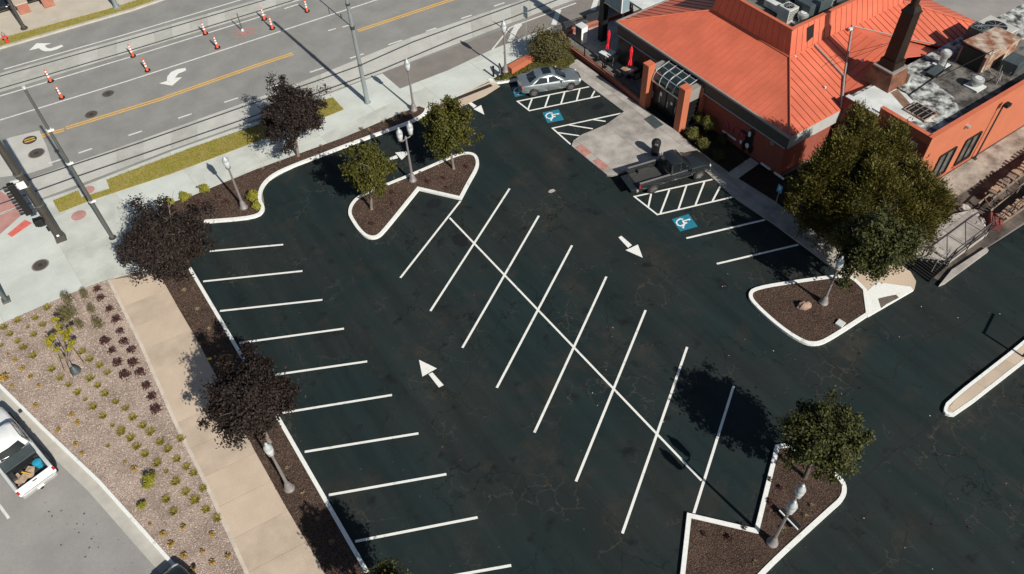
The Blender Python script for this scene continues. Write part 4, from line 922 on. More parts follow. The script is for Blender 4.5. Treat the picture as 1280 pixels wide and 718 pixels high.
q = P(754, 91.5); sp_ = T('patio_urn', 'small black ornamental post light on the patio railing', 'light', (q.x+.1, q.y, .47)); MB().lathe([(.12, 0), (.05, .1), (.04, .5), (.11, .62), (.13, .8), (.03, .92)], 12).build('urn', K['black'], sp_, smooth=True); MB().box((0, 0, .02), (.28, .28, .05)).build('base', K['black'], sp_)
# pylon sign at the street corner of the patio
q = P(752.5, 53); py_ = T('pylon_sign', 'tall black pylon post carrying a blue grey ribbed sign cabinet', 'sign', (q.x, q.y, 0))
MB().box((0, 0, 4.6), (.5, .5, 9.2)).build('post', K['black'], py_); MB().box((0, 0, .1), (.9, .9, .2)).build('base', K['walk'], py_)
ca, cb_ = P(755, 3, 3.75)-py_.location, P(778, 16, 3.75)-py_.location; cm = (ca+cb_)/2; cl_ = abs(ca.y-cb_.y)
MB().box((cm.x+.35, cm.y, 5.05), (.7, cl_, 2.6)).build('cabinet', K['teal'], py_)
b = MB(); n = 7
for k in range(n): b.box((cm.x-.012, cm.y-cl_/2+cl_*(k+.5)/n, 5.05), (.03, .02, 2.56))
b.build('cabinet_ribs', K['zinc'], py_); MB().box((cm.x+.35, cm.y, 3.72), (.76, cl_+.06, .07)).build('cabinet_frame', K['zinc'], py_); MB().box((cm.x-.03, cm.y-cl_/2+.02, 5.05), (.06, .10, 2.6)).build('white_edge', K['white'], py_); MB().box((cm.x*.5, cm.y*.5, 4.9), (.2, .2, .2)).build('bracket', K['black'], py_)
q = P(786, 13); pc = T('sign_column', 'brown square column with a white edge beside the pylon sign', 'column', (q.x, q.y, 0)); MB().box((0, 0, 2.1), (.42, .42, 4.2)).build('shaft', K['walk'], pc); MB().box((-.25, .0, 2.1), (.08, .44, 4.2)).build('white_edge', K['white'], pc)
q = P(846, 6, 3.4); fl = T('side_canopy', 'flat white entrance canopy on the street side of the restaurant', 'canopy', (39.0, 40.1, 0)); MB().box((0, 0, 3.4), (3.6, 2.4, .15)).build('roof_slab', K['pale'], fl)
for a in (-1.6, 1.6): MB().tube([(a, 1.0, 0), (a, 1.0, 3.33)], .06, 8).build('post', K['zinc'], fl)

# retaining wall, black signs and rail by the drive apron
rw = MB().prism(PP([(634, 91), (663, 74.5), (668, 79), (640, 95.5)]), 0, .62).build('retaining_wall', K['wall']); tag(rw, 'short orange painted retaining wall beside the round shrub', 'wall')
for px, py, px2, py2, lb_ in [(617, 96, 618, 84, 'black sign post standing left of the pair'), (626, 95, 629, 82, 'white faced sign board with black frame in the knoll grass')]:
    a = P(px, py, .1); t = T('small_sign', lb_, 'sign', (a.x, a.y, .1), R(-20))
    if px < 620: MB().box((0, 0, .42), (.12, .12, .84)).build('post', K['black'], t); MB().box((0, 0, .86), (.16, .16, .05)).build('cap', K['black'], t)
    else:
        MB().box((0, 0, .48), (.06, .66, .62)).build('board', K['white'], t); f_ = MB()
        for y in (-.36, .36): f_.box((0, y, .42), (.09, .09, .84))
        f_.box((0, 0, .84), (.09, .63, .08)); f_.build('frame', K['black'], t)

# ------------------------------------------------------------------ street lamps
def lamp(b_, label, double=False, hh=4.25, ang=0., h0=.1):
    q = P(*b_, h0); t = T('street_lamp', label, 'street lamp', (q.x, q.y, h0), ang, 'acorn street lamps round the lot')
    MB().lathe([(.26, 0), (.26, .10), (.20, .16), (.17, .42), (.12, .55), (.10, .60)], 16).build('base', K['lampgrey'], t, smooth=True)
    ph = hh-1.0 if not double else hh-1.0
    b = MB(); n = 16; vs = []
    for r_, z in ((.085, .55), (.055, ph)):
        for k in range(n): vs.append((r_*(1 if k % 2 else .88)*math.cos(k*6.2832/n), r_*(1 if k % 2 else .88)*math.sin(k*6.2832/n), z))
    b.add(vs, [(k, (k+1) % n, n+(k+1) % n, n+k) for k in range(n)]).build('pole', K['lampgrey'], t)
    heads = [(0, 0)] if not double else [(-.42, 0), (.42, 0)]
    if double:
        MB().tube([(-.42, 0, ph+.02), (-.3, 0, ph-.12), (0, 0, ph-.06), (.3, 0, ph-.12), (.42, 0, ph+.02)], .035, 8).build('crossarm', K['lampgrey'], t); MB().lathe([(.07, ph-.15), (.09, ph-.02), (.03, ph+.12)], 10).build('finial', K['lampgrey'], t)
    for x, y in heads:
        MB().lathe([(.07, ph-.05), (.15, ph+.05), (.16, ph+.12), (.12, ph+.16)], 14, (x, y, 0)).build('fitter', K['lampgrey'], t, smooth=True)
        MB().lathe([(.12, ph+.15), (.18, ph+.32), (.195, ph+.50), (.185, ph+.60)], 16, (x, y, 0)).build('globe', K['globe'], t, smooth=True)
        MB().lathe([(.195, ph+.58), (.205, ph+.62), (.155, ph+.78), (.07, ph+.88), (.05, ph+.96), (.07, ph+.99), (.02, ph+1.03)], 16, (x, y, 0)).build('cap', K['cap'], t, smooth=True)
    return t
lamp((305, 260), 'grey acorn lamp post in the mulch bed nearest the purple corner tree')
lamp((517.5, 138), 'grey acorn lamp post at the rounded end of the street side bed')
lamp((632, 90), 'grey acorn lamp post by the orange retaining wall')
lamp((362, 611), 'grey acorn lamp post in the mulch strip along the brown pavement')
lamp((1029, 379), 'grey acorn lamp post in the corner island with the boulder', hh=3.75)
lamp((516, 226), 'double headed acorn lamp post between the two island trees', True, 4.5, R(12))
lamp((965, 679), 'double headed acorn lamp post in the lower right island', True, 4.85, R(20))
# lamp whose foot only shows at the left edge
t = T('dark_street_pole', 'dark pole foot at the left edge above the gravel corner', 'pole', P(8.5, 376.5, .1)); MB().box((0, 0, .08), (.42, .42, .16)).build('base', K['dgreen'], t); MB().lathe([(.13, .1), (.10, .3), (.07, 6)], 12).build('pole', K['dgreen'], t, smooth=True)

# ------------------------------------------------------------------ tall poles
q = P(459.5, 128.5, .1); t = T('catenary_pole', 'tall pale galvanised tram pole with a bracket arm over the street', 'pole', (q.x, q.y, .1))
MB().lathe([(.24, 0), (.24, .06), (.17, .08)], 12).build('base_plate', K['polelt'], t); MB().lathe([(.165, .05), (.14, 4), (.11, 11)], 14).build('shaft', K['polelt'], t, smooth=True)
ah = HT((460, 128), (441.5, 34), .1)-.1
MB().lathe([(.16, ah-.12), (.16, ah+.12)], 12).build('clamp', K['poledk'], t); MB().lathe([(.15, ah-2.9), (.15, ah-2.75)], 12).build('clamp', K['poledk'], t); MB().lathe([(.15, ah+1.6), (.15, ah+1.75)], 12).build('clamp', K['poledk'], t)
d = (P(395, 0, ah)-P(441, 35, ah)); d.z = 0; e = d.normalized()*6.2
MB().tube([(0, 0, ah), (e.x, e.y, ah+.35)], .035, 8).build('bracket_arm', K['polelt'], t); MB().tube([(e.x*.5, e.y*.5, ah+.15), (e.x*.5, e.y*.5, ah-.35)], .02, 6).build('hanger', K['poledk'], t)
MB().tube([(e.x*.22, e.y*.22, ah+.04), (e.x*.22, e.y*.22, ah+.4)], .03, 6).build('insulator', K['poledk'], t); MB().box((e.x*.75, e.y*.75, ah+.22), (.3, .12, .12)).build('wire_clamp', K['dgreen'], t)
q = P(141, 297.5, .1); t = T('catenary_pole', 'slender dark tapering tram pole with pale collars left of the purple tree', 'pole', (q.x, q.y, .1))
ph = HT((141, 297.5), (38, 108), .1)
MB().lathe([(.22, 0), (.22, .06), (.12, .08)], 12).build('base_plate', K['poledk'], t); MB().lathe([(.125, .05), (.11, 4), (.07, ph-.1)], 12).build('shaft', K['dgreen'], t, smooth=True)
for fpx in [(113, 252), (86, 204), (63, 162)]:
    hh = HT((141, 297.5), fpx, .1)-.1; MB().lathe([(.14, hh-.06), (.14, hh+.06)], 12).build('collar', K['pale'], t); MB().box((.12, -.1, hh), (.22, .08, .1)).build('insulator', K['white'], t)
MB().lathe([(.09, ph-.12), (.09, ph+.02)], 10).build('cap', K['pale'], t)
# traffic signal mast
q = P(76.5, 299, .1); t = T('traffic_signal_mast', 'thick dark signal mast with a black vertical signal head and walk signal', 'traffic signal', (q.x, q.y, .1), R(-4))
MB().box((0, 0, .2), (.62, .62, .4), top=(.8, .8)).build('base_shroud', K['poledk'], t)
b = MB(); vs = [(r_*math.cos(k*math.pi/4+.39), r_*math.sin(k*math.pi/4+.39), z) for r_, z in ((.27, .3), (.24, 4), (.18, 9.5)) for k in range(8)]
b.add(vs, [(i*8+k, i*8+(k+1) % 8, (i+1)*8+(k+1) % 8, (i+1)*8+k) for i in range(2) for k in range(8)]).build('mast', K['poledk'], t)
for hh in (2.9, 4.4, 5.3): MB().lathe([(.27, hh-.05), (.27, hh+.05)], 12).build('band', K['dgreen'], t)
hb = MB().box((-.62, -.25, 3.85), (.36, .34, 2.3)).build('signal_head', K['black'], t, bevel=.03)
for k in range(5):
    MB().lathe([(.15, 0), (.165, .24)], 12).build('visor', K['blackp'], hb).matrix_local = Matrix.Translation((-.80, -.25, 2.95+k*.45)) @ Matrix.Rotation(R(-90), 4, 'Y')
MB().box((-.33, -.1, 4.95), (.5, .14, .12)).build('bracket', K['pale'], t); MB().box((-.33, -.1, 2.75), (.5, .10, .08)).build('bracket', K['poledk'], t)
pb = MB().box((-.42, -.28, 1.95), (.42, .42, .46)).build('walk_signal', K['black'], t, bevel=.03); MB().box((-.66, -.28, 2.0), (.1, .40, .4)).build('visor', K['blackp'], pb); MB().box((-.2, -.1, 2.15), (.3, .08, .06)).build('bracket', K['zinc'], t)
MB().box((-.3, 0, 1.05), (.1, .14, .3)).build('push_button', K['black'], t); MB().box((.0, -.3, .55), (.14, .03, .12)).build('tag_plate', K['white'], t); MB().box((-.12, -.3, 4.7), (.42, .1, .42)).build('detector_camera', K['white'], t)
# other poles
q = P(30.5, 36, .1); t = T('dark_street_pole', 'dark street pole on the far pavement beside the black cars', 'pole', (q.x, q.y, .1)); MB().lathe([(.2, 0), (.16, .3), (.13, .4), (.10, 8)], 12).build('shaft', K['poledk'], t, smooth=True); MB().lathe([(.28, 0), (.28, .1)], 12).build('base', K['poledk'], t)
q = P(146, 9.5, .1); t = T('grey_street_pole', 'grey street pole rising from the far grass strip', 'pole', (q.x, q.y, .1)); MB().lathe([(.19, 0), (.18, .4), (.12, 8)], 12).build('shaft', K['polelt'], t, smooth=True); MB().box((0, 0, .06), (.55, .55, .12)).build('base', K['polelt'], t)
q = P(303, 38.5); t = T('delineator_post', 'thin dark delineator post with green foot between the cones', 'post', (q.x, q.y, -.02)); MB().lathe([(.05, 0), (.04, 1.55)], 8).build('post', K['dgreen'], t); MB().lathe([(.16, 0), (.14, .1), (.06, .2)], 10).build('foot', K['cap'], t)
q = P(658, 53, .1); t = T('street_sign', 'thin street sign post with a small blue grey sign plate', 'sign', (q.x, q.y, .1)); sh = HT((658, 53), (659, 10), .1)
MB().tube([(0, 0, 0), (0, 0, sh)], .03, 6).build('post', K['zinc'], t); pl = MB().box((-.03, 0, sh-.45), (.03, .52, .9)).build('plate', K['teal'], t); b = MB()
for k, (y, z) in enumerate([(.0, .25), (-.08, .05), (.06, -.05), (0, -.25)]): b.box((-.052, y, sh-.45+z), (.01, .26, .07))
b.build('plate_print', K['white'], pl)
q = P(969.3, 255, .1); t = T('accessible_parking_sign', 'small blue parking sign on a thin post in the dark wall bed', 'sign', (q.x, q.y, .1)); sh = HT((969.3, 255), (976, 232), .1)-.1
MB().tube([(0, 0, 0), (0, 0, sh)], .025, 6).build('post', K['zinc'], t); pl = MB().box((-.03, 0, sh-.25), (.02, .36, .56)).build('plate', K['signblue'], t); MB().box((-.045, 0, sh-.2), (.008, .14, .26)).build('plate_print', K['white'], pl)

# hydrant, cones, brick piers
q = P(9, 52.5, .1); t = T('fire_hydrant', 'red fire hydrant with dark top on the far grass strip', 'fire hydrant', (q.x, q.y, .1))
MB().lathe([(.17, 0), (.17, .06), (.12, .08), (.12, .55), (.15, .58), (.15, .62)], 14).build('barrel', K['hydr'], t, smooth=True); MB().lathe([(.14, .62), (.12, .74), (.05, .82), (.05, .88)], 14).build('bonnet', K['lampgrey'], t, smooth=True); MB().box((0, 0, .42), (.44, .11, .11)).build('outlets', K['hydr'], t); MB().box((0, -.16, .42), (.15, .12, .15)).build('pumper_cap', K['lampgrey'], t)
CL = ['orange channelizer cone on the upper white line, the one farthest left', 'orange channelizer cone on the lower white line, the one farthest left', 'orange channelizer cone on the upper white line beyond the first turn lane manhole', 'orange channelizer cone on the lower white line above the two manholes',
      'orange channelizer cone on the upper white line left of the thin dark post', 'orange channelizer cone on the lower white line, just left of the thin dark post', 'orange channelizer cone right of the thin dark post, the rear one of a close pair', 'orange channelizer cone right of the thin dark post, the front one of a close pair', 'orange channelizer cone standing alone nearest the top edge']
cone0 = None
for (x, y), lb_ in zip([(63.5, 102), (77.5, 122.5), (166.5, 70.5), (184.5, 88.5), (257, 42.5), (272, 60), (330.5, 24.5), (340.5, 36), (384, 14.5)], CL):
    q = P(x, y)
    if cone0 is None:
        cone0 = T('traffic_cone', lb_, 'traffic cone', (q.x, q.y, -.016), 0, 'orange cones along the closed tram lane')
        MB().prism([(.26*math.cos(k*1.047), .22*math.sin(k*1.047)) for k in range(6)], 0, .055).build('rubber_base', K['blackp'], cone0); MB().lathe([(.105, .05), (.095, .10), (.045, 1.05), (.05, 1.06), (.03, 1.12)], 14).build('body', K['orange'], cone0, smooth=True)
        for z0, z1 in ((.40, .52), (.62, .74), (.84, .94)): r_ = lambda z: .099-.05*(z-.1)/.95; MB().lathe([(r_(z0)+.004, z0), (r_(z1)+.004, z1)], 14).build('reflective_band', K['white'], cone0)
        continue
    dup(cone0, (q.x, q.y, -.016), rnd.uniform(0, 1), lb_)
for (x, y), lb_ in zip([(33, 17), (63, 9)], ['red brick pier at the far pavement, nearer the left edge', 'red brick pier at the far pavement, the right hand one']):
    q = P(x, y, .1); t = T('brick_pier', lb_, 'pier', (q.x, q.y+.35, .09), 0, 'brick piers by the far car park')
    for k in range(6):
        for j in range(3): MB().box((-.30+j*.30, -.29 , .13+k*.13), (.28, .14, .115)).build('brick', K['brick'], t); MB().box((-.30+j*.30, .29, .13+k*.13), (.28, .14, .115)).build('brick', K['brick'], t)
    MB().box((0, 0, .44), (.82, .66, .84)).build('core', K['brick'], t); MB().box((0, 0, .90), (1.0, .84, .08)).build('cap', K['tan'], t)
# boulder, utility lid, bin, uplights
q = P(1005, 384, .11); t = MB().ell((0, 0, .12), (.42, .26, .26), 10, 7, .16).build('boulder', K['rock']); t.location = (q.x, q.y, .11); t.rotation_euler = (0, 0, R(-25)); tag(t, 'reddish boulder lying in the mulch of the corner island', 'boulder')
q = P(1050, 405.5, .11); t = MB().box((0, 0, .06), (.42, .40, .12)).build('irrigation_box', K['pale'], None, bevel=.01); t.location = (q.x, q.y, .11); t.rotation_euler = (0, 0, R(10)); tag(t, 'small pale utility box in the mulch by the white curb', 'utility box')
q = P(818.5, 193, .12); t = T('trash_bin', 'black trash bin with domed lid on the entrance walk', 'trash bin', (q.x, q.y, .12), R(20))
MB().lathe([(.25, 0), (.28, .06), (.30, .85), (.31, .9)], 8).build('body', K['blackp'], t); MB().lathe([(.33, .88), (.34, .96), (.26, 1.15), (.08, 1.26)], 8).build('lid', K['black'], t); MB().box((-.26, -.14, 1.02), (.10, .2, .12)).build('opening', K['lampgrey'], t)
q = P(986, 652, .11); t = T('floodlight_fixture', 'white edged flat floodlight bar lying on its bracket under the double lamp', 'floodlight', (q.x, q.y, .11), math.atan2((P(999.5, 661)-P(985, 646)).y, (P(999.5, 661)-P(985, 646)).x))
MB().box((0, 0, .28), (1.15, .22, .10), ).build('housing', K['blackp'], t, bevel=.02); MB().box((0, -.12, .30), (1.1, .05, .08)).build('white_rim', K['white'], t); MB().tube([(-.2, 0, 0), (-.2, 0, .24)], .03, 6).build('stake', K['black'], t); MB().tube([(.2, 0, 0), (.2, 0, .24)], .03, 6).build('stake', K['black'], t)

# ------------------------------------------------------------------ vehicles (x forward, y left)
def loft(secs, n_half, cap=True):
    b = MB(); vs = []
    for sct in secs:
        full = sct+[(x, -y, z) for x, y, z in sct[::-1][1:-1]]; vs += full
    m = len(secs[0])*2-2
    fs = [(i*m+k, (i+1)*m+k, (i+1)*m+(k+1) % m, i*m+(k+1) % m) for i in range(len(secs)-1) for k in range(m)]
    if cap: fs += [tuple(range(m)), tuple((len(secs)-1)*m+k for k in range(m-1, -1, -1))]
    b.add(vs, fs); return b
def fixnormals(o):
    bm = bmesh.new(); bm.from_mesh(o.data); bmesh.ops.recalc_face_normals(bm, faces=bm.faces); bm.to_mesh(o.data); bm.free(); return o
def bodysec(x, w, zl, zs, cr=.03): return [(x, 0, zl), (x, w*.82, zl), (x, w*.96, zl+.10), (x, w, zl+(zs-zl)*.45), (x, w*.985, zs-.10), (x, w*.93, zs-.02), (x, w*.80, zs+cr*.35), (x, 0, zs+cr)]
def gring(xf, xr, w, z, c, mid): return [Vector(p) for p in [(xf+c, 0, z), (xf, .74*w, z), (xf-.16, w, z), (mid, 1.03*w, z), (xr+.14, w, z), (xr, .74*w, z), (xr-c, 0, z), (xr, -.74*w, z), (xr+.14, -w, z), (mid, -1.03*w, z), (xf-.16, -w, z), (xf, -.74*w, z)]]
def greenhouse(t, paint, belt, roof, crown, trim=None, rearside=True):
    rin = [Vector((p.x*.82+(roof[0].x+roof[6].x)*.09, p.y*.80, p.z+crown)) for p in roof]
    b = MB(); b.add(belt+roof+rin, [(i*12+k, i*12+(k+1) % 12, (i+1)*12+(k+1) % 12, (i+1)*12+k) for i in range(2) for k in range(12)]+[tuple(24+k for k in range(12))])
    g = fixnormals(b.build('cab', paint, t, smooth=True))
    cen = Vector(((belt[0].x+belt[6].x)/2, 0, belt[0].z))
    def pane(idx, u0, u1, t0, t1, name):
        b = MB(); lo, hi = [], []; n = len(idx)-1
        for j, i in enumerate(idx):
            B, Tq = belt[i], roof[i]
            if j == 0 and u0: nb, nt_ = belt[idx[1]], roof[idx[1]]; B = B+(nb-B)*u0; Tq = Tq+(nt_-Tq)*u0
            if j == n and u1 < 1: nb, nt_ = belt[idx[-2]], roof[idx[-2]]; B = B+(nb-B)*(1-u1); Tq = Tq+(nt_-Tq)*(1-u1)
            o = Vector((B.x-cen.x, B.y*2.2, .25)).normalized()*.014
            lo.append(B+(Tq-B)*t0+o); hi.append(B+(Tq-B)*t1+o)
        b.add(lo+hi, [(j, j+1, n+2+j, n+1+j) for j in range(n)]); fixnormals(b.build(name, K['carglass'], t, smooth=True))
    pane([1, 0, 11], .02, .98, .06, .93, 'windscreen'); pane([5, 6, 7], .02, .98, .10, .90, 'rear_window')
    for a, m_, c in ((2, 3, 4), (10, 9, 8)):
        pane([a, m_], .10, .95, .10, .88, 'side_window')
        if rearside: pane([m_, c], .05, .86, .10, .86, 'side_window')
def wheel(t, x, y, r_, wd, rim):
    M = Matrix.Translation((x, y, r_)) @ Matrix.Rotation(R(90), 4, 'X')
    o = MB().lathe([(r_*.86, -wd/2), (r_*.97, -wd/2+.02), (r_, -wd*.2), (r_, wd*.2), (r_*.97, wd/2-.02), (r_*.86, wd/2)], 22).build('wheel', K['tyre'], t, smooth=True); o.matrix_local = M
    s = -1 if y > 0 else 1
    b = MB().lathe([(r_*.66, -wd/2-.006), (r_*.66, wd/2+.006)], 20)
    ri = b.build('rim', K['rimd'], o); b = MB()
    for k in range(5):
        a = k*1.2566
        for sd in (-1, 1): b.box((math.cos(a)*r_*.34, math.sin(a)*r_*.34, sd*(wd/2+.012)), (r_*.60, r_*.16, .02), a)
    b.lathe([(r_*.16, -wd/2-.02), (r_*.16, wd/2+.02)], 10); b.build('spokes', rim, o)
    b = MB().lathe([(r_*1.10, -.02), (r_*1.10, .02)], 22); a = b.build('wheel_arch', K['blackp'], t); a.matrix_local = Matrix.Translation((x, y*1.0+(.062 if y > 0 else -.062), r_+.02)) @ Matrix.Rotation(R(90), 4, 'X')
def sedan(label, loc, rz, paint):
    t = T('parked_sedan', label, 'car', loc, rz)
    st = [(-2.28, .60, .42, .78), (-2.22, .78, .30, .90), (-1.95, .86, .24, .965), (-1.3, .89, .21, .965), (-.4, .895, .20, .93), (.5, .895, .20, .905), (1.1, .89, .21, .885), (1.6, .87, .23, .83), (2.0, .82, .25, .74), (2.2, .70, .30, .64), (2.28, .52, .38, .54)]
    fixnormals(loft([bodysec(x, w_, a, c, .05) for x, w_, a, c in st], 8).build('body', paint, t, smooth=True))
    greenhouse(t, paint, gring(1.12, -1.72, .80, .90, .12, -.28), gring(.28, -.98, .60, 1.36, .05, -.30), .075)
    MB().box((-.25, 0, 1.441), (.62, .80, .02)).build('sunroof', K['carglass'], t)
    for x in (-1.36, 1.38):
        for y in (-.80, .80): wheel(t, x, y, .325, .22, K['rim'])
    for s in (-1, 1):
        MB().ell((2.06, s*.60, .64), (.17, .20, .08), 10, 6).build('headlight', K['headl'], t, smooth=True); MB().ell((-2.19, s*.66, .80), (.10, .17, .09), 10, 6).build('tail_light', K['taill'], t, smooth=True)
        MB().ell((.72, s*.98, .98), (.09, .10, .07), 8, 6).build('mirror', paint, t, smooth=True); MB().box((.1, s*.90, .80), (.2, .02, .025)).build('door_handle', K['chrome'], t); MB().box((-.85, s*.90, .82), (.2, .02, .025)).build('door_handle', K['chrome'], t)
        b = MB()
        for x in (-.28, .70): b.box((x, s*.898, .60), (.010, .008, .58))
        b.build('door_seam', K['black'], t)
    MB().box((2.26, 0, .56), (.05, .7, .16)).build('grille', K['black'], t); MB().box((-2.30, 0, .66), (.02, .5, .13)).build('number_plate', K['white'], t)
    return t
def axle(a, b_, half): # right side wheel contacts rear, front -> centre and heading
    A, B = P(*a), P(*b_); d = (B-A); h_ = math.atan2(d.y, d.x); n = Vector((-math.sin(h_), math.cos(h_), 0)); c = (A+B)/2+n*half; return (c.x, c.y, .002), h_
lc, hd_ = axle((667.5, 120.5), (712.5, 113), .82)
sd = sedan('silver grey sedan parked in the accessible space beside the round shrub', lc, hd_, K['silver'])
q = P(195, 722); 
def rearm(nm, lab, loc, rz, swap): o = dup(sd, loc, rz, lab, swap); return o
BLK = {K['silver']: K['blackcar']}
rearm('', 'dark car entering at the bottom edge beside the gravel bed kerb', (P(196, 722, 1.3).x-1.75, P(196, 722, 1.3).y-1.2, -.012), R(124), BLK)
car_d = (P(128, 606)-P(228, 719)).normalized(); tip = P(192, 709, .55)-car_d*2.85; bpy.data.objects['parked_sedan.001'].location = (tip.x, tip.y, -.012); bpy.data.objects['parked_sedan.001'].rotation_euler = (0, 0, math.atan2(car_d.y, car_d.x))
c1 = P(9, 17); rearm('', 'black car at the top left corner facing the far pavement', (c1.x-.1, c1.y+2.15, .0), R(-92), BLK)
c1 = P(46, 5); rearm('', 'dark car between the brick piers at the top edge', (c1.x+.1, c1.y+2.15, .0), R(-92), BLK)

def pickup(label, loc, rz, paint, L=5.2, W=.875, gate_open=True, wb=(-1.58, 1.72), cab0=-.42, railm='blackp'):
    t = T('pickup_truck', label, 'pickup truck', loc, rz); xr = -L/2; xf = L/2; wr_ = .37
    st = [(cab0, W, .42, 1.10), (.3, W, .40, 1.10), (1.05, W*.99, .40, 1.08), (1.15, W*.985, .42, 1.075), (1.8, W*.965, .46, 1.05), (xf-.25, W*.93, .44, .98), (xf-.06, W*.86, .46, .88), (xf, W*.76, .50, .80)]
    fixnormals(loft([bodysec(x, w_, a, c, .06) for x, w_, a, c in st], 8).build('body', paint, t, smooth=True))
    greenhouse(t, paint, gring(1.22, cab0+.03, W*.90, 1.08, .10, .42), gring(.60, cab0+.08, W*.76, 1.74, .05, .36), .06)
    for s in (-1, 1): MB().box((.36, s*W*.925, 1.105), (1.55, .03, .035)).build('trim_and_glare', K['chrome'], t); MB().tube([(cab0+.10, s*W*.91, 1.12), (cab0+.13, s*W*.79, 1.70)], .022, 6).build('trim_and_glare', K['chrome'], t); MB().tube([(.30, s*W*.93, 1.12), (.30, s*W*.80, 1.70)], .02, 6).build('trim_and_glare', K['chrome'], t)  # chrome belt trim; the pillar strips paint in silver glare
    # bed: floor, two walls with wheel houses, bulkhead, tailgate
    fl = MB().box(((xr+cab0)/2, 0, .66), (cab0-xr-.06, W*1.62, .05)).build('bed_floor', K['bed'], t); b = MB()
    for k in range(9): b.box(((xr+cab0)/2, -.62+k*.155, .695), (cab0-xr-.2, .06, .022))
    b.build('bed_ribs', K['rimd'] if gate_open else K['bed'], fl)  # lighter rib colour paints highlights into the open bed
    for s in (-1, 1):
        bw_ = loft([[(x, .0, .50), (x, .03, .50), (x, .085, .62), (x, .085, 1.02), (x, .05, 1.10), (x, 0, 1.10)] for x in (xr+.02, xr+.5, cab0-.5, cab0-.015)], 6).build('bed_wall', paint, t, smooth=True); bw_.location = (0, s*(W-.09), 0); fixnormals(bw_)
        MB().box(((xr+cab0)/2, s*(W-.07), 1.115), (cab0-xr-.05, .12, .022)).build('bed_rail', K[railm], t); MB().box((wb[0], s*(W-.30), .80), (.85, .22, .28), ).build('wheel_house', K['bed'], t, bevel=.04)
        MB().box((xr+.03, s*(W-.05), .88), (.07, .1, .26)).build('tail_light', K['taill'], t); MB().box((xf-.08, s*(W*.70), .80), (.10, .30, .14), ).build('headlight', K['headl'], t, bevel=.02)
        MB().box((.95, s*(W+.14), 1.16), (.12, .20, .16)).build('mirror', K['blackp'], t, bevel=.03); MB().box((.25, s*(W+.003), .62), (1.9, .012, .06)).build('side_trim', K['chrome'], t); MB().box((.42, s*(W+.004), .95), (.16, .02, .03)).build('door_handle', K['chrome'], t)
        b = MB()
        for x in (.05, 1.0): b.box((x, s*(W+.001), .78), (.012, .008, .56))
        b.build('door_seam', K['black'], t); MB().box((-.36, s*W*.99, .80), (.015, .02, .66)).build('bed_gap', K['black'], t)
    MB().box((cab0-.06, 0, .88), (.05, W*1.8, .46)).build('bulkhead', K['bed'], t)
    if gate_open: tg = MB().box((xr-.26, 0, .64), (.52, W*1.7, .06)).build('tailgate', paint, t, bevel=.01)
    else:
        tg = MB().box((xr+.03, 0, .85), (.06, W*1.7, .50)).build('tailgate', paint, t, bevel=.015); MB().box((xr-.005, 0, 1.0), (.02, .22, .06)).build('gate_handle', K['black'], tg)
    MB().box((xr-.06, 0, .50), (.16, W*1.85, .18)).build('rear_bumper', K['zinc'], t, bevel=.03); MB().box((xr-.12, 0, .42), (.16, .14, .1)).build('tow_hitch', K['blackp'], t); MB().box((xr-.15, 0, .53), (.015, .32, .15)).build('number_plate', K['white'], t)
    MB().box((xf, 0, .78), (.06, W*1.1, .20)).build('grille', K['black'], t); MB().box((xf+.02, 0, .50), (.16, W*1.75, .2)).build('front_bumper', K['chrome'], t, bevel=.03)
    for x in wb:
        for y in (-W+.10, W-.10): wheel(t, x, y, wr_, .25, K['rim'])
    return t
lc, hd_ = axle((813.5, 241.5), (871.5, 224), .79)
pickup('black extended cab pickup truck with its tailgate lowered beside the entrance walk', lc, hd_, K['blackcar'], railm='lampgrey')  # pale grey rail colour paints a highlight along the bed
ra, rb = P(27.6, 622, .5), P(71, 590, .5); rc_ = (ra+rb)/2; d = P(57, 539)-P(128, 606); hw_ = math.atan2(d.y, d.x)
hw_ = math.atan2((rb-ra).y, (rb-ra).x)+R(90); Lw = 5.5
wt = pickup('white pickup truck with a black toolbox and clutter in its open bed', (rc_.x+math.cos(hw_)*Lw/2, rc_.y+math.sin(hw_)*Lw/2, -.012), hw_, K['whitecar'], Lw, (rb-ra).length/2/.95, False, (-1.55, 1.95), -.80, 'pale')
ww = (rb-ra).length/2/.95
def on_truck(o): o.location = wt.matrix_basis @ Vector(o.location); o.rotation_euler = (0, 0, hw_); return o
o = T('truck_toolbox', 'black flat lidded toolbox spanning the white truck bed behind the cab', 'toolbox', (-1.18, 0, .7)); MB().box((0, 0, .22), (.62, ww*1.64, .44)).build('box', K['blackp'], o, bevel=.02); MB().box((0, 0, .455), (.66, ww*1.7, .05)).build('lid', K['hvd'], o, bevel=.015); MB().box((.36, 0, .50), (.03, ww*1.7, .03)).build('chrome_edge', K['chrome'], o); on_truck(o)
o = T('blue_bucket', 'bright blue bucket standing in the right rear of the white truck bed', 'bucket', (-1.98, -.45*ww-.1, .69)); MB().lathe([(.15, 0), (.19, .36), (.205, .37), (.19, .38)], 16).build('body', K['cyan'], o, smooth=True); MB().lathe([(.17, .33), (.17, .335)], 14).build('contents', K['hvd'], o); on_truck(o)
o = MB(); 
for k in range(6): o.box((rnd.uniform(-.25, .25), rnd.uniform(-.5, .35), .05+k*.035), (rnd.uniform(.3, .6), rnd.uniform(.25, .5), .04), rnd.uniform(0, 3))
o = o.build('cardboard_pile', K['card']); o.location = (-2.05, .25, .70); tag(o, 'loose pile of flattened cardboard in the white truck bed', 'cardboard'); on_truck(o)
o = MB().box((0, 0, 0), (.5, .05, .03), .5).build('yellow_level', K['yel']); o.location = (-2.1, .1, .98); tag(o, 'short yellow tool lying on the cardboard in the white truck', 'tool'); on_truck(o)

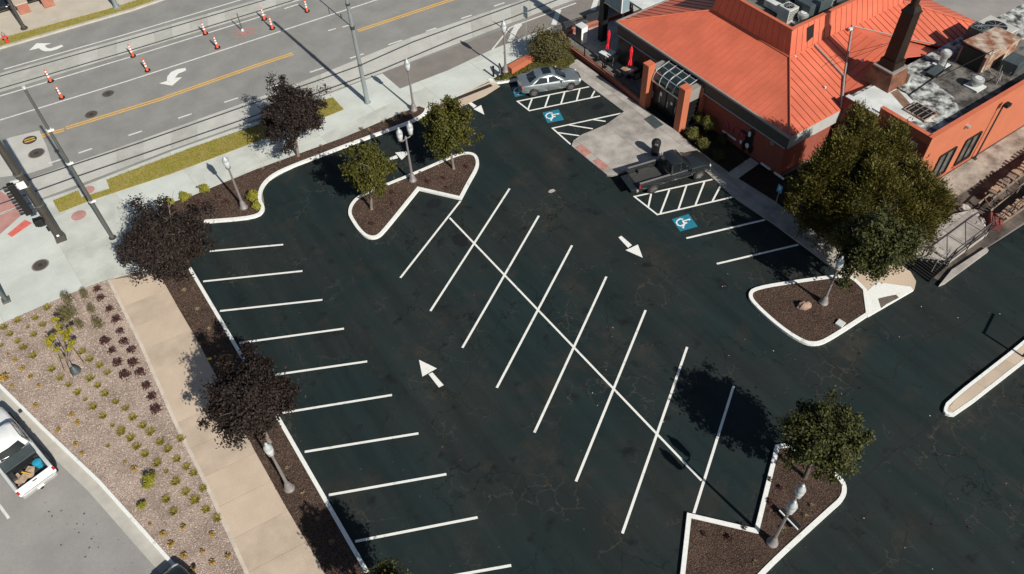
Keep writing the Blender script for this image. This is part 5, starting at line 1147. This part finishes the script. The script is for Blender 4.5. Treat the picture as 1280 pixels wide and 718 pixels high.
# ------------------------------------------------------------------ trees
def crown_mesh(b, c, rad, nclump, nleaf, ls, cr, bias=.55, cone=0., droop=0., gap=.0):
    for i in range(nclump):
        while True:
            v = Vector((rnd.gauss(0, 1), rnd.gauss(0, 1), rnd.gauss(0, 1))).normalized()
            if v.z > -.75: break
        rr = rnd.uniform(bias, 1.)*rnd.uniform(.80, 1.02); k = 1.
        if cone: k = 1-cone*max(0, v.z*.9+.1)
        rr *= .94+.72*noise.noise(v*1.9+Vector(c)*3.1+Vector((rad[0]*9, 0, 0)))
        p = Vector((c[0]+v.x*rad[0]*rr*k, c[1]+v.y*rad[1]*rr*k, c[2]+v.z*rad[2]*rr)); s = cr*rnd.uniform(.6, 1.25)
        for j in range(nleaf):
            u = Vector((rnd.gauss(0, 1), rnd.gauss(0, 1), rnd.gauss(0, .8)))*(s*.46); q = p+u
            n = (v*.6+Vector((rnd.uniform(-1, 1), rnd.uniform(-1, 1), rnd.uniform(-.2, 1.2)))).normalized()
            a = n.orthogonal().normalized(); a = Matrix.Rotation(rnd.uniform(0, 6.28), 3, n) @ a; d = n.cross(a)
            e = ls*rnd.uniform(.6, 1.25)
            b.add([q-a*e, q-d*e*.55+n*e*.1, q+a*e, q+d*e*.55+n*e*.1], [(0, 1, 2, 3)])
def limbs(b, base, top, r0, cen, rad, n, up=.45):
    base, top, cen = Vector(base), Vector(top), Vector(cen)
    m = base.lerp(top, .5)+Vector((rnd.uniform(-.06, .06), rnd.uniform(-.06, .06), 0))
    b.tube([base-Vector((0, 0, .05)), base+Vector((0, 0, .12)), m, top], [r0*1.5, r0*1.08, r0*.9, r0*.62], 9)
    for i in range(n):
        a = i*6.2832/n*1.0+rnd.uniform(-.4, .4); e = rnd.uniform(.3, .85)
        tip = cen+Vector((math.cos(a)*rad[0]*e, math.sin(a)*rad[1]*e, rad[2]*rnd.uniform(-.3, .75))); st = base.lerp(top, rnd.uniform(.7, 1.))
        md = st.lerp(tip, .5)+Vector((0, 0, .12)); b.tube([st, md, tip], [r0*.5, r0*.32, r0*.1], 6)
        for k in range(3):
            t2 = md.lerp(tip, rnd.uniform(.1, .8)); b.tube([t2, t2+Vector((rnd.uniform(-.6, .6), rnd.uniform(-.6, .6), rnd.uniform(.0, .6)))*rad[2]*.6], [r0*.2, r0*.06], 5)
def tree(name, label, base, cpx, rpx, leaf, bark='bark', nclump=120, nleaf=70, ls=.085, cr=.42, z0=.1, flat=1., r0=.10, bias=.5, cone=0., group=None, z_c=None):
    B = P(*base, z0) if not isinstance(base, Vector) else base; hc_ = HT((base[0], base[1]), cpx, z0) if z_c is None else z_c
    C = P(cpx[0], cpx[1], hc_); dist = (C-Vector((0, 0, CAM_H))).length; ppm = FPX/dist; r_ = rpx/ppm; rz_ = r_*flat
    t = T(name, label, 'tree', (B.x, B.y, z0), 0, group); c = Vector((C.x-B.x, C.y-B.y, hc_-z0)); rad = (r_, r_, rz_)
    b = MB(); limbs(b, (0, 0, 0), (c.x*.6, c.y*.6, max(c.z-rz_*.35, .6)), r0, c, rad, 8); b.build('trunk', K[bark], t, smooth=True)
    b = MB(); crown_mesh(b, c, rad, nclump, nleaf, ls, cr, bias, cone); crown_mesh(b, c, tuple(q*.62 for q in rad), nclump//2, nleaf, ls*1.25, cr*1.3, .1, 0); b.build('crown', LF[leaf], t)
    return t
tree('purple_leaf_tree', 'dark purple leaved tree by the grass strip, the one nearest the tall pale pole', (373, 195), (367, 143), 41, 'purple', 'bark', 190, 140, .078, .42, flat=1.0)
tree('purple_leaf_tree', 'dark purple leaved tree where the pale pavement meets the brown pavement', (232, 348), (205, 300), 50, 'purple', 'bark', 230, 140, .078, .44, flat=.85)
tree('purple_leaf_tree', 'dark purple leaved tree over the middle of the brown pavement and mulch strip', (337, 553), (312, 500), 53, 'purple', 'bark', 270, 140, .078, .42, flat=.9)
tree('small_green_tree', 'small rounded green tree at the left end of the planting island', (464.5, 262), (460, 213), 31, 'green', 'bark', 95, 110, .085, .36, flat=1.25, r0=.085)
tree('small_green_tree', 'small rounded green tree at the right end of the planting island', (567, 211), (562, 160), 34, 'green', 'bark', 110, 110, .085, .38, flat=1.1, r0=.085)
tree('dark_green_tree', 'dark glossy green tree in the lower right island beside the double lamp', (1006, 597), (1029, 549), 46, 'dark', 'barkd', 210, 110, .08, .36, flat=1.1)
tree('dark_green_tree', 'green tree whose crown tip only shows at the bottom edge', (492, 792), (478, 748), 40, 'green', 'barkd', 100, 80, .08, .38, flat=1.1)
tree('dark_green_tree', 'dark broadleaf tree in front of the juniper beside the corner landing', (1052, 358), (1092, 306), 46, 'dark', 'barkd', 240, 110, .085, .42, flat=1.1, z0=.12)
# juniper: broad conical mass of upward feathery sprays
def juniper():
    B = P(1085, 318, .1); top = HT((1085, 318), (1068, 158), .1)
    B = P(1080, 306, .1); t = T('juniper_tree', 'huge olive green juniper hiding the corner of the restaurant', 'tree', (B.x, B.y, .1)); b = MB(); limbs(b, (0, 0, 0), (.5, .3, 3.4), .24, (.6, .4, 2.4), (1.5, 1.5, 1.3), 10); b.build('trunk', K['barkd'], t, smooth=True)
    b = MB()
    for (dx, dy, zc, r_, hh, n) in JC:
        for i in range(n):
            a = rnd.uniform(0, 6.283); f = rnd.random(); z = zc-hh*.5+hh*f; rr = r_*(1-f)**.55*rnd.uniform(.55, 1.05)*(1.0+.5*noise.noise(Vector((math.cos(a)*1.6+dx, math.sin(a)*1.6+dy, f*3.2))))+.06
            p = Vector((dx+math.cos(a)*rr, dy+math.sin(a)*rr, z)); up = Vector((math.cos(a)*.6, math.sin(a)*.6, .75)).normalized(); s = rnd.uniform(.22, .62)
            for j in range(46):
                q = p+up*rnd.uniform(-.2, 1)*s+Vector((rnd.gauss(0, 1), rnd.gauss(0, 1), rnd.gauss(0, 1)))*.13
                d_ = (up+Vector((rnd.uniform(-.7, .7), rnd.uniform(-.7, .7), rnd.uniform(-.4, .5)))).normalized(); sdv = d_.orthogonal(); sdv = (Matrix.Rotation(rnd.uniform(0, 6.28), 3, d_) @ sdv).normalized()
                e = rnd.uniform(.07, .14); b.add([q-sdv*e*.28, q+sdv*e*.28, q+d_*e*1.6], [(0, 1, 2)])
    b.build('crown', LF['juni'], t); return t
JB = P(1080, 306, .1)
JC = []
for px, py, z, r_, hh, n in [(a_-0, b_-2, c_, d_, e_, f_) for a_, b_, c_, d_, e_, f_ in [(1068, 190, 5.1, .95, 3.6, 120), (1042, 212, 4.3, 1.2, 3.4, 150), (1021, 232, 3.3, 1.15, 3.2, 140), (1010, 252, 2.5, .95, 2.4, 90), (1110, 200, 4.6, 1.0, 3.2, 120), (1130, 236, 3.5, 1.3, 2.6, 150), (1158, 256, 2.9, 1.1, 2.0, 110), (1172, 264, 2.5, .65, 1.2, 42), (1142, 288, 2.2, 1.25, 2.2, 130), (1085, 245, 3.6, 1.5, 3.4, 210), (1060, 268, 2.5, 1.6, 3.0, 200), (1112, 268, 2.7, 1.45, 3.0, 190), (1034, 280, 1.8, 1.25, 2.6, 130), (1090, 215, 4.2, 1.1, 2.6, 120), (1066, 163, 6.3, .42, 2.2, 40), (1113, 180, 5.5, .42, 2.0, 36), (1043, 192, 5.3, .45, 1.9, 36), (1026, 210, 4.2, .4, 1.6, 28), (1152, 240, 3.9, .45, 1.6, 30), (1004, 240, 2.9, .45, 1.5, 28), (1090, 190, 5.2, .4, 1.7, 30)]]:
    c = P(px, py, z)-JB; JC.append((c.x, c.y, z-.1+hh*.08, r_, hh, int(n*1.25)))
juniper()

# ------------------------------------------------------------------ shrubs and planting
def ball(px, py, r_, label, leaf='ball', z0=.11, n=46, flat=.9, name='ball_shrub', cat='shrub', group=None):
    q = P(px, py, z0); t = T(name, label, cat, (q.x, q.y, z0), rnd.uniform(0, 6), group)
    b = MB()
    for k in range(5): b.tube([(0, 0, -.03), (rnd.uniform(-.5, .5)*r_, rnd.uniform(-.5, .5)*r_, r_*1.1)], [.03, .01], 5)
    b.build('stems', K['barkd'], t); b = MB(); crown_mesh(b, (0, 0, r_*flat*.9), (r_*.86, r_*.86, r_*flat*.86), n, 60, .045 if r_ < .8 else .07, r_*.34, .35); b.build('foliage', LF[leaf], t); return t
ball(687, 74, 1.62, 'big round olive shrub on the grass knoll behind the silver sedan', 'shrub', .12, 260, .86, 'large_shrub')
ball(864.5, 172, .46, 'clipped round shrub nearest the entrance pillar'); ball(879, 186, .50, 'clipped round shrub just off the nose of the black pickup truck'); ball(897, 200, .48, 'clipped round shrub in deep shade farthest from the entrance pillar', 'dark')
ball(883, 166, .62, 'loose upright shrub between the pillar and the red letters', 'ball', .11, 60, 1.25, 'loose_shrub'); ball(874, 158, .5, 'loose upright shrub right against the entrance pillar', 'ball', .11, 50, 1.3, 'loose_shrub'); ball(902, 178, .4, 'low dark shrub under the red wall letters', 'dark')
ball(257.5, 240, .36, 'small clipped green ball in the street side bed, the rightmost of three', 'lime'); ball(233, 250, .38, 'small clipped green ball in the street side bed, the middle of three', 'lime'); ball(213, 258.5, .36, 'small clipped green ball in the street side bed, nearest the purple tree', 'lime')
ball(318, 252, .42, 'yellow green grassy clump beside the bed lamp post, upper one', 'lime', .11, 40, 1.2, 'grass_clump'); ball(323, 262, .34, 'yellow green grassy clump at the curb point below its taller neighbour', 'lime', .11, 40, 1.1, 'grass_clump')
ball(188.5, 604, .36, 'bright green leafy bush alone in the gravel bed', 'lime', .1, 46); ball(179, 634, .22, 'small bright green bush below the larger one in the gravel bed', 'lime', .1, 26)
TUFT = {}
def tuft(kind, px, py, sc_=1., z0=.1):
    spec = {'tuft': ('grass_tuft', 'low green grass tuft planted in the pink gravel', 'grass tuft', 'green grass tufts in the gravel bed', 'tuft', 105, .31, .22), 'gold': ('gold_plant', 'small golden orange plant in the gravel near the side road', 'plant', 'golden plants along the side road', 'gold', 70, .20, .16),
            'purp': ('purple_shrub', 'low dark purple shrub in the gravel beside the brown pavement', 'shrub', 'purple shrubs along the pavement edge', 'purp', 170, .32, .26), 'dry': ('dry_clump', 'dry straw coloured grass clump in the dark mulch', 'grass clump', 'dry clumps in the mulch beds', 'dry', 80, .20, .20),
            'dark': ('mulch_plant', 'small dark withered plant in the brown mulch', 'plant', 'withered plants in the mulch beds', 'purp', 70, .20, .14), 'olive': ('feathery_shrub', 'tall feathery olive shrub at the top of the gravel bed', 'shrub', 'feathery shrubs by the corner pavement', 'olive', 420, .45, 1.0)}[kind]
    q = P(px, py, z0)
    if kind not in TUFT:
        t = T(spec[0], spec[1], spec[2], (q.x, q.y, z0), 0, spec[3]); TUFT[kind] = t; b = MB()
        for i in range(spec[5]):
            a = rnd.uniform(0, 6.283); f = rnd.uniform(.2, 1.)*spec[6]; h_ = spec[7]*rnd.uniform(.5, 1.1)*(1.1-.5*f/spec[6]); w_ = .020; s0 = rnd.uniform(0, .35)*spec[6]
            if kind in ('tuft', 'dry'):
                c = Vector((math.cos(a)*s0, math.sin(a)*s0, 0)); e = Vector((math.cos(a)*f, math.sin(a)*f, h_)); w2 = Vector((-math.sin(a), math.cos(a), 0))*w_
                b.add([c-w2, c+w2, e], [(0, 1, 2)])
            else:
                zz_ = rnd.uniform(.05, 1)*spec[7]; c = Vector((math.cos(a)*f*(1.1-zz_/spec[7]*.5), math.sin(a)*f*(1.1-zz_/spec[7]*.5), zz_)); n = Vector((rnd.uniform(-1, 1), rnd.uniform(-1, 1), rnd.uniform(0, 1.2))).normalized(); u = n.orthogonal().normalized(); u = Matrix.Rotation(rnd.uniform(0, 6), 3, n) @ u; v = n.cross(u); e = rnd.uniform(.03, .06)
                b.add([c-u*e, c-v*e*.6, c+u*e, c+v*e*.6], [(0, 1, 2, 3)])
        b.build('foliage', LF[spec[4]], t)
        b = MB()
        for k in range(5): b.tube([(0, 0, -.03), (rnd.uniform(-.4, .4)*spec[6], rnd.uniform(-.4, .4)*spec[6], spec[7]*.8)], [.012, .005], 4)
        b.build('stems', K['barkd'] if kind not in ('tuft', 'dry') else K['wood'], t); t.scale = (sc_,)*3
    else: dup(TUFT[kind], (q.x, q.y, z0), rnd.uniform(0, 6.28), None, None, sc_)
A_ = lambda l: [(a/3.99, 360+b/3.99) for a, b in l]
B_ = lambda l: [(a/3.99, 538+b/3.99) for a, b in l]
for x, y in A_([(23, 200), (92, 165), (180, 152), (240, 102), (55, 233), (92, 270), (120, 300), (172, 235), (170, 342), (318, 343), (411, 323), (452, 358), (500, 390), (538, 425), (263, 408), (302, 452), (345, 487), (390, 525), (452, 456), (492, 490), (528, 530), (580, 572), (628, 605), (665, 650), (468, 597), (517, 643), (716, 690), (608, 712), (217, 187), (335, 160)])+B_([(607, 15), (655, 42), (685, 85), (727, 122), (787, 168), (753, 12), (803, 62), (842, 98), (885, 147), (932, 187), (968, 217), (880, 260), (930, 312), (976, 350), (1030, 398), (1085, 443), (832, 347), (870, 410), (1015, 292), (905, 45)]): tuft('tuft', x, y, rnd.uniform(.85, 1.15))
for x, y in A_([(142, 195), (563, 688), (428, 560), (10, 290)])+B_([(832, 208), (540, 80)]): tuft('tuft', x, y, .55)
for x, y in A_([(62, 490), (155, 447), (117, 405), (78, 365), (42, 333), (360, 635), (390, 675), (295, 705), (195, 488), (180, 590)])+B_([(290, 5), (380, 72), (412, 117), (625, 162), (672, 195), (750, 470), (815, 520), (855, 570), (915, 485), (920, 628), (1012, 605), (1060, 660), (1140, 628), (965, 690), (1060, 520)]): tuft('gold', x, y, rnd.uniform(.55, .95))
tuft('gold', 7.5, 473, 1.6)
for x, y in A_([(490, 12), (507, 55), (550, 110), (585, 163), (602, 222), (527, 272), (622, 275), (660, 315), (563, 318), (592, 378), (668, 378), (625, 440), (702, 428), (735, 492), (762, 547), (782, 610)]): tuft('purp', x, y, rnd.uniform(.85, 1.1))
for x, y in A_([(345, 70), (365, 140), (405, 195), (465, 120), (430, 45), (498, 195), (330, 160)]): tuft('olive', x, y, rnd.uniform(.6, .95))
for x, y in [(231, 364), (247.5, 387.5), (262, 412), (274, 434), (360, 586), (379, 618), (398, 649), (415, 679), (224, 343)]: tuft('dry', x, y, rnd.uniform(.8, 1.1), .105)
for x, y in [(979, 663), (1007, 647), (944, 704), (1015, 634)]: tuft('dry', x, y, rnd.uniform(.8, 1.1), .11)
for x, y in zz([(35, 125), (120, 92), (325, 12), (710, 200), (820, 145), (912, 115), (640, 232)], 320, 180, 3.99): tuft('dry', x, y, .8, .11)
for x, y in zz([(85, 370), (280, 310), (465, 230), (480, 250), (150, 380)], 440, 110, 7.11): tuft('dry', x, y, 1.1, .11)
for x, y in zz([(855, 190), (935, 172), (1050, 115), (680, 245), (682, 300), (578, 400), (950, 220)], 320, 180, 3.99): tuft('dark', x, y, rnd.uniform(.8, 1.2), .11)
for x, y in zz([(1085, 267), (1020, 320), (1130, 292), (985, 290)], 0, 180, 3.99): tuft('dark', x, y, rnd.uniform(1, 1.3), .11)
for x, y in [(880, 668), (911, 673), (975, 610), (962, 628), (972, 641), (930, 660), (962, 600)]: tuft('dark', x, y, rnd.uniform(.8, 1.2), .11)
ORD = ['first', 'second', 'third', 'fourth', 'fifth', 'sixth', 'seventh', 'eighth', 'ninth', 'tenth', 'eleventh', 'twelfth', 'thirteenth', 'fourteenth', 'fifteenth', 'sixteenth', 'seventeenth', 'eighteenth', 'nineteenth', 'twentieth', 'twenty first', 'twenty second', 'twenty third', 'twenty fourth', 'twenty fifth', 'twenty sixth']
for grp, txt in (('purple shrubs along the pavement edge', 'dark purple shrub, %s counting down from the pale corner pavement'), ('feathery shrubs by the corner pavement', 'feathery olive shrub near the young tree, %s counting down from the pale pavement'), ('golden plants along the side road', 'golden plant in the gravel, %s counting down from the top')):
    g_ = sorted([o for o in bpy.data.objects if o.get('group') == grp], key=lambda o: -o.location.y)
    for i, o in enumerate(g_): o['label'] = txt % ORD[i]
tf = [o for o in bpy.data.objects if o.get('group') == 'green grass tufts in the gravel bed']
yt, bb = P(94.5, 464, .1), P(188.5, 604, .1); zn = {}
for o in tf:
    x, y = o.location.x, o.location.y; dw = min((Vector((x, y))-we[i].lerp(we[i+1], f/10)).length for i in range(len(we)-1) for f in range(11))
    z_ = 'left of the young tree' if x < yt.x-.1 and y > yt.y-2.2 else 'close to the pale pavement edge' if dw < 2.1 else 'around the young tree' if y > yt.y-.3 else 'near the bright green bush' if (Vector((x, y, .1))-bb).length < 3.4 else 'in the middle of the gravel'
    zn.setdefault(z_, []).append(o)
for z_, l in zn.items():
    for i, o in enumerate(sorted(l, key=lambda o: -o.location.y)): o['label'] = 'green grass tuft %s, %s from the top' % (z_, ORD[i])
for grp, txt in (('dry clumps in the mulch beds', 'dry clump in %s'), ('withered plants in the mulch beds', 'withered plant in %s')):
    for o in bpy.data.objects:
        if o.get('group') == grp:
            x, y = o.location.x, o.location.y; ds = [((Vector((p.x, p.y))-Vector((x, y))).length, n) for p, n in ((P(515, 225), 'the planting island'), (P(955, 660), 'the lower right island'), (P(470, 160), 'the street side bed'), (P(290, 250), 'the street side bed'), (P(320, 500), 'the mulch beside the brown pavement'), (P(230, 360), 'the mulch beside the brown pavement'), (P(395, 650), 'the mulch beside the brown pavement'))]
            o['bed_'] = min(ds)[1]
    for bedn in ('the planting island', 'the lower right island', 'the street side bed', 'the mulch beside the brown pavement'):
        g_ = sorted([o for o in bpy.data.objects if o.get('group') == grp and o.get('bed_') == bedn], key=lambda o: o.location.x-o.location.y*.3)
        for i, o in enumerate(g_): o['label'] = txt % bedn+', '+ORD[i]+' from the left'; del o['bed_']
# young staked tree
q = P(94.5, 464, .1); t = T('young_tree', 'young yellow green tree tied to stakes in the gravel bed', 'tree', (q.x, q.y, .1)); b = MB(); b.tube([(0, 0, 0), (-.03, .05, 1.1), (-.05, .0, 1.9)], [.035, .03, .012], 7)
cl = [(83, 424, 1.45), (76, 415, 1.6), (66, 422, 1.5), (62, 432, 1.3), (70, 437, 1.2), (68, 400, 1.9), (88, 412, 1.6), (91, 430, 1.2), (86, 436, 1.1), (73, 407, 1.8), (84, 418, 1.5), (60, 427, 1.5)]
fb = MB()
for x, y, h in cl:
    c = P(x, y, h+.1)-Vector((q.x, q.y, .1)); b.tube([(-.03, .05, .75), c*.6+Vector((0, 0, .25)), c], [.018, .012, .006], 5); crown_mesh(fb, c, (.16, .16, .16), 8, 16, .055, .14, .2)
b.build('trunk', K['bark'], t); fb.build('crown', LF['yell'], t)
MB().lathe([(.30, -.02), (.26, .12), (.15, .3), (.07, .42)], 10).build('watering_bag', K['hvd'], t, smooth=True)
for dx, dy in ((.55, .1), (-.5, .25), (-.2, -.5)): MB().tube([(dx, dy, -.05), (dx*.75, dy*.75, 1.15)], .022, 6).build('stake', K['wood'], t); 

# ------------------------------------------------------------------ yard on the right: steps, rails, timber
def yard_pt(x, y, z=0): return P(x, y, z)
a0, a1, a2, a3 = P(1131, 331, .0), P(1161, 353, 0), P(1188, 326, .36), P(1160, 308, .36)
mid = P(1150, 340); fs = T('metal_steps', 'wide black metal grating steps up to the raised landing', 'steps', (a1.x, a1.y, 0)); o_ = Vector((a1.x, a1.y, 0)); n = 11
for i in range(n):
    f0, f1 = i/n+.012, (i+1)/n-.02; z = .06+.30*(i+1)/n
    q4 = [a1.lerp(a2, f0), a1.lerp(a2, f1), a0.lerp(a3, f1), a0.lerp(a3, f0)]; MB().prism([(p-o_).xy for p in q4], z-.03, z, True).build('tread', K['black'], fs)
for u, v in ((a1, a2), (a0, a3)): MB().poly3([(u-o_)+Vector((0, 0, .02)), (v-o_)+Vector((0, 0, -.01)), (v-o_)+Vector((0, 0, .05)), (u-o_)+Vector((0, 0, .12))]).build('stringer', K['black'], fs)
MB().prism([(a0-o_).xy, (a1-o_).xy, (a2-o_).xy, (a3-o_).xy], .004, .02).build('base_plate', K['black'], fs)
for u, v in ((a1, a2), (P(1163, 342), P(1178, 330))):
    p_, q_ = u-o_, v-o_; p_.z, q_.z = .05, .36
    MB().tube([p_, p_+Vector((0, 0, .95)), q_+Vector((0, 0, .95)), q_], .028, 8).build('handrail', K['lampgrey'] if u is not a1 else K['black'], fs)
# pale kerb wall under the ramp rail
kw = MB().prism([p.xy for p in PP([(1174.6, 356), (1190, 337), (1233, 309), (1236, 313), (1182, 353)], .2)], -.02, .2).build('ramp_kerb', K['walk']); tag(kw, 'pale tapering concrete kerb below the ramp railing', 'kerb')
rp = PP([(1187, 327), (1233, 292), (1262, 270), (1310, 232)], .4)
rl = T('ramp_railing', 'black metal railing with slanting braces along the yard edge', 'railing', (rp[0].x, rp[0].y, .0)); o_ = Vector((rp[0].x, rp[0].y, 0))
for i in range(len(rp)-1):
    a, b_ = rp[i]-o_, rp[i+1]-o_; a.z = b_.z = 0; n = max(1, int((b_-a).length/1.3))
    for z, r_ in ((1.4, .035), (.5, .028)): MB().tube([a+Vector((0, 0, z)), b_+Vector((0, 0, z))], r_, 8).build('rail_bar', K['black'] if z < 1 else K['poledk'], rl)
    for k in range(n):
        p_, q_ = a.lerp(b_, k/n), a.lerp(b_, (k+1)/n); MB().tube([p_, p_+Vector((0, 0, 1.4))], .03, 6).build('post', K['black'], rl); MB().tube([p_+Vector((0, 0, .5)), q_+Vector((0, 0, 1.38))], .02, 6).build('brace', K['black'], rl)
# timber stacks on a dark rack
def stack(pa, pb, n, label, z):
    a, b_ = P(*pa, z), P(*pb, z); t = T('timber_stack', label, 'timber', (a.x, a.y, 0.02), 0, 'timber stacks in the yard'); d = b_-a; d.z = 0; ang = math.atan2(d.y, d.x); L_ = d.length
    M3 = Matrix.Rotation(ang, 3, 'Z'); o = lambda x, y, zz_: M3 @ Vector((x, y, zz_))
    MB().box(o(L_/2, 0, z*.42), (L_, .40, z*.7), ang).build('rack', K['woodd'], t)
    for y in (-.26, .26): MB().box(o(L_/2, y, z*.8), (L_+.2, .07, .12), ang).build('side_rail', K['woodd'], t)
    for i in range(n): MB().box(o(L_*(i+.5)/n, rnd.uniform(-.06, .06), z+rnd.uniform(-.02, .10)), (L_/n*rnd.uniform(.5, .85), rnd.uniform(.34, .62), .09), ang+rnd.uniform(-.10, .10)).build('plank', K['wood'] if rnd.random() < .6 else K['woodd'], t)
    return t
stack((1238, 243), (1330, 170), 26, 'long stack of short brown boards nearer the restaurant', .7)
stack((1249, 274), (1340, 211), 26, 'long stack of short pale boards just behind the black railing', .6)
a, b_ = P(1228, 263, .3), P(1268, 232, .3); t = T('wooden_truss', 'grey timber truss frame lying by the end of the board stacks', 'truss', (a.x, a.y, .02)); d = b_-a; d.z = 0; nn = Vector((-d.y, d.x, 0)).normalized()
for s in (-.4, .4): MB().tube([nn*s+Vector((0, 0, .55)), d+nn*s+Vector((0, 0, .75))], .06, 4).build('rail', K['woodd'], t)
for f in (.05, .35, .65, .95): MB().tube([d*f-nn*.4+Vector((0, 0, .6)), d*min(1, f+.12)+nn*.4+Vector((0, 0, .65))], .045, 4).build('cross_piece', K['wood'], t)
for f in (.1, .9):
    for s in (-.4, .4): MB().tube([d*f+nn*s, d*f+nn*s+Vector((0, 0, .6))], .05, 4).build('leg', K['woodd'], t)
q = P(1243, 278, .3); t = T('red_crate', 'dull red crate at the end of the boards', 'crate', (q.x, q.y, .02), R(35)); MB().box((0, 0, .3), (.9, .7, .5)).build('body', mat('dull_red', (.16, .045, .045), .8), t); b = MB()
for k in (-.25, 0, .25): b.box((0, k, .57), (.92, .12, .04))
b.build('lid_slats', K['dred'], t)
for k, (x, y, s) in enumerate([(1215, 270, .5), (1226, 279, .4), (1205, 262, .35), (1219, 283, .3)]):
    q = P(x, y, .1); o = MB().ell((0, 0, .1), (s, s*.7, .28), 9, 6, .2).build('rubble_block', K['walk']); o.location = (q.x, q.y, .05); o.rotation_euler = (0, 0, k); tag(o, ['largest grey rubble block between landing and timber', 'grey rubble block right beside the red crate', 'grey rubble block at the foot of the landing', 'smallest grey rubble block near the railing'][k], 'rubble', 'rubble blocks in the yard')
q = P(1277, 447, .13); t = T('black_gate_post', 'black post and bar at the right end of the concrete median', 'post', (q.x+.1, q.y, .13)); MB().tube([(0, 0, 0), (0, 0, 1.5)], .06, 8).build('post', K['black'], t); MB().tube([(0, 0, 1.45), (1.6, .5, 1.45)], .05, 8).build('bar', K['black'], t)
# small strays: a yellow marker, dark tar spots on the side road, litter
q = P(261, 450, .1); o = MB().box((0, 0, .14), (.09, .09, .5)).build('yellow_marker', K['yel']); o.location = (q.x, q.y, .2); o.rotation_euler = (.9, 0, .4); tag(o, 'small yellow marker stake leaning at the edge of the mulch strip', 'marker stake')
b = MB()
for i in range(55):
    f = rnd.random(); x, y = 55+f*110+rnd.gauss(0, 9), 630+f*95+rnd.gauss(0, 8)
    if rnd.random() < .3: x, y = rnd.uniform(10, 200), rnd.uniform(640, 718)
    q = P(x, y); r_ = rnd.choice([.015, .02, .02, .03, .05]); b.prism([(q.x+math.cos(k*.9)*r_*rnd.uniform(.6, 1.2), q.y+math.sin(k*.9)*r_*rnd.uniform(.6, 1.2)) for k in range(7)], -.016, -.0125)
b.build('tar_spots', mat('tar_spot', (.06, .058, .055), .8), lroad, kind='stuff')
b = MB()
for i in range(36):
    x = rnd.uniform(690, 1270); y = rnd.uniform(300, 715); q = P(x, y); r_ = rnd.choice([.015, .02, .03])
    if abs(q.x) < 60: b.prism([(q.x+math.cos(k*1.26)*r_, q.y+math.sin(k*1.26)*r_) for k in range(5)], .001, .012)
b.build('litter_specks', stonem, lot, kind='stuff')
# clutter of ducts, pipes and cabinets in the roof well
def duct(name, label, cat, px, py, parts):
    q = P(px, py, 5.75); t = T(name, label, cat, (q.x, q.y, 5.75))
    for nm, c, d, m in parts: MB().box(c, d).build(nm, K[m], t, bevel=.015)
    return t
duct('roof_duct', 'white bent air duct lying behind the small white condenser', 'duct', 968, 14, [('trunk', (0, 0, .35), (.5, 1.6, .45), 'pale'), ('elbow', (.4, .75, .35), (.6, .45, .45), 'pale'), ('flange', (0, -.82, .35), (.6, .06, .55), 'zinc')])
duct('roof_duct', 'rusty low duct box between the dark units and the scupper wall', 'duct', 1040, 22, [('trunk', (0, 0, .25), (1.0, .6, .4), 'rust'), ('lid', (0, 0, .48), (1.06, .66, .05), 'rustb'), ('collar', (.55, 0, .25), (.1, .4, .3), 'zinc')])
duct('roof_duct', 'pale folded sheet metal hood at the far edge of the roof well', 'duct', 1073, 6, [('trunk', (0, 0, .4), (1.2, .8, .6), 'pale'), ('hood', (.2, -.3, .78), (.9, .5, .12), 'hv'), ('flange', (-.62, 0, .4), (.06, .9, .7), 'zinc')])
for i, (x0, y0, x1, y1) in enumerate([(958, 8, 1000, 34), (1000, 36, 1050, 14), (965, 22, 990, 40)]):
    o = MB().tube([P(x0, y0, 5.85), P(x1, y1, 5.85)], .05, 6).build('roof_pipe', K['zinc']); tag(o, ['grey pipe running past the dark packaged units in the roof well', 'grey pipe along the sunny side of the roof well', 'grey pipe by the small white condenser in the roof well'][i], 'pipe', 'pipes in the roof well')
# cluttered pieces on the flat roof: pipe frame and dark curb boxes
q = P(1243, 100, RZ); t = T('pipe_frame', 'tangle of grey pipe supports beside the low fan box on the flat roof', 'pipe frame', (q.x, q.y, RZ))
for i in range(7): MB().tube([(rnd.uniform(-.7, .7), rnd.uniform(-.6, .6), .02), (rnd.uniform(-.7, .7), rnd.uniform(-.6, .6), rnd.uniform(.4, .8))], .025, 5).build('pipe', K['lampgrey'], t)
q = P(1168, 92, RZ); t = T('roof_curb_box', 'low black roof curb box beside the dark capped vent', 'roof box', (q.x, q.y, RZ), R(5)); MB().box((0, 0, .12), (1.3, .5, .24)).build('box', K['black'], t, bevel=.02); MB().box((0, 0, .26), (1.36, .56, .04)).build('lid', K['hvd'], t)
# bits of dead leaf swept along the kerbs
b = MB()
for pl in ([(256, 282), (320, 277), (333, 264), (330, 236), (342, 224), (365, 213), (397, 200), (443, 183)], [(468, 262), (437, 262), (452, 292), (470, 302), (520, 240)], [(940, 385), (1003, 432), (1035, 430), (1083, 399)], [(952, 720), (1055, 628)], [(305, 446), (358, 536), (456, 705)]):
    pts = PP(pl)
    for i in range(len(pts)-1):
        for k in range(int((pts[i+1]-pts[i]).length*5)):
            p = pts[i].lerp(pts[i+1], rnd.random())+Vector((rnd.gauss(0, .18), rnd.gauss(0, .18), 0)); a = rnd.uniform(0, 6.3); e = rnd.uniform(.02, .045); u = Vector((math.cos(a), math.sin(a), .3))*e; v = Vector((-math.sin(a), math.cos(a), 0))*e*.6
            p.z = .02; b.add([p-u, p-v, p+u, p+v], [(0, 1, 2, 3)])
b.build('fallen_leaves', chipm, lot, kind='stuff')
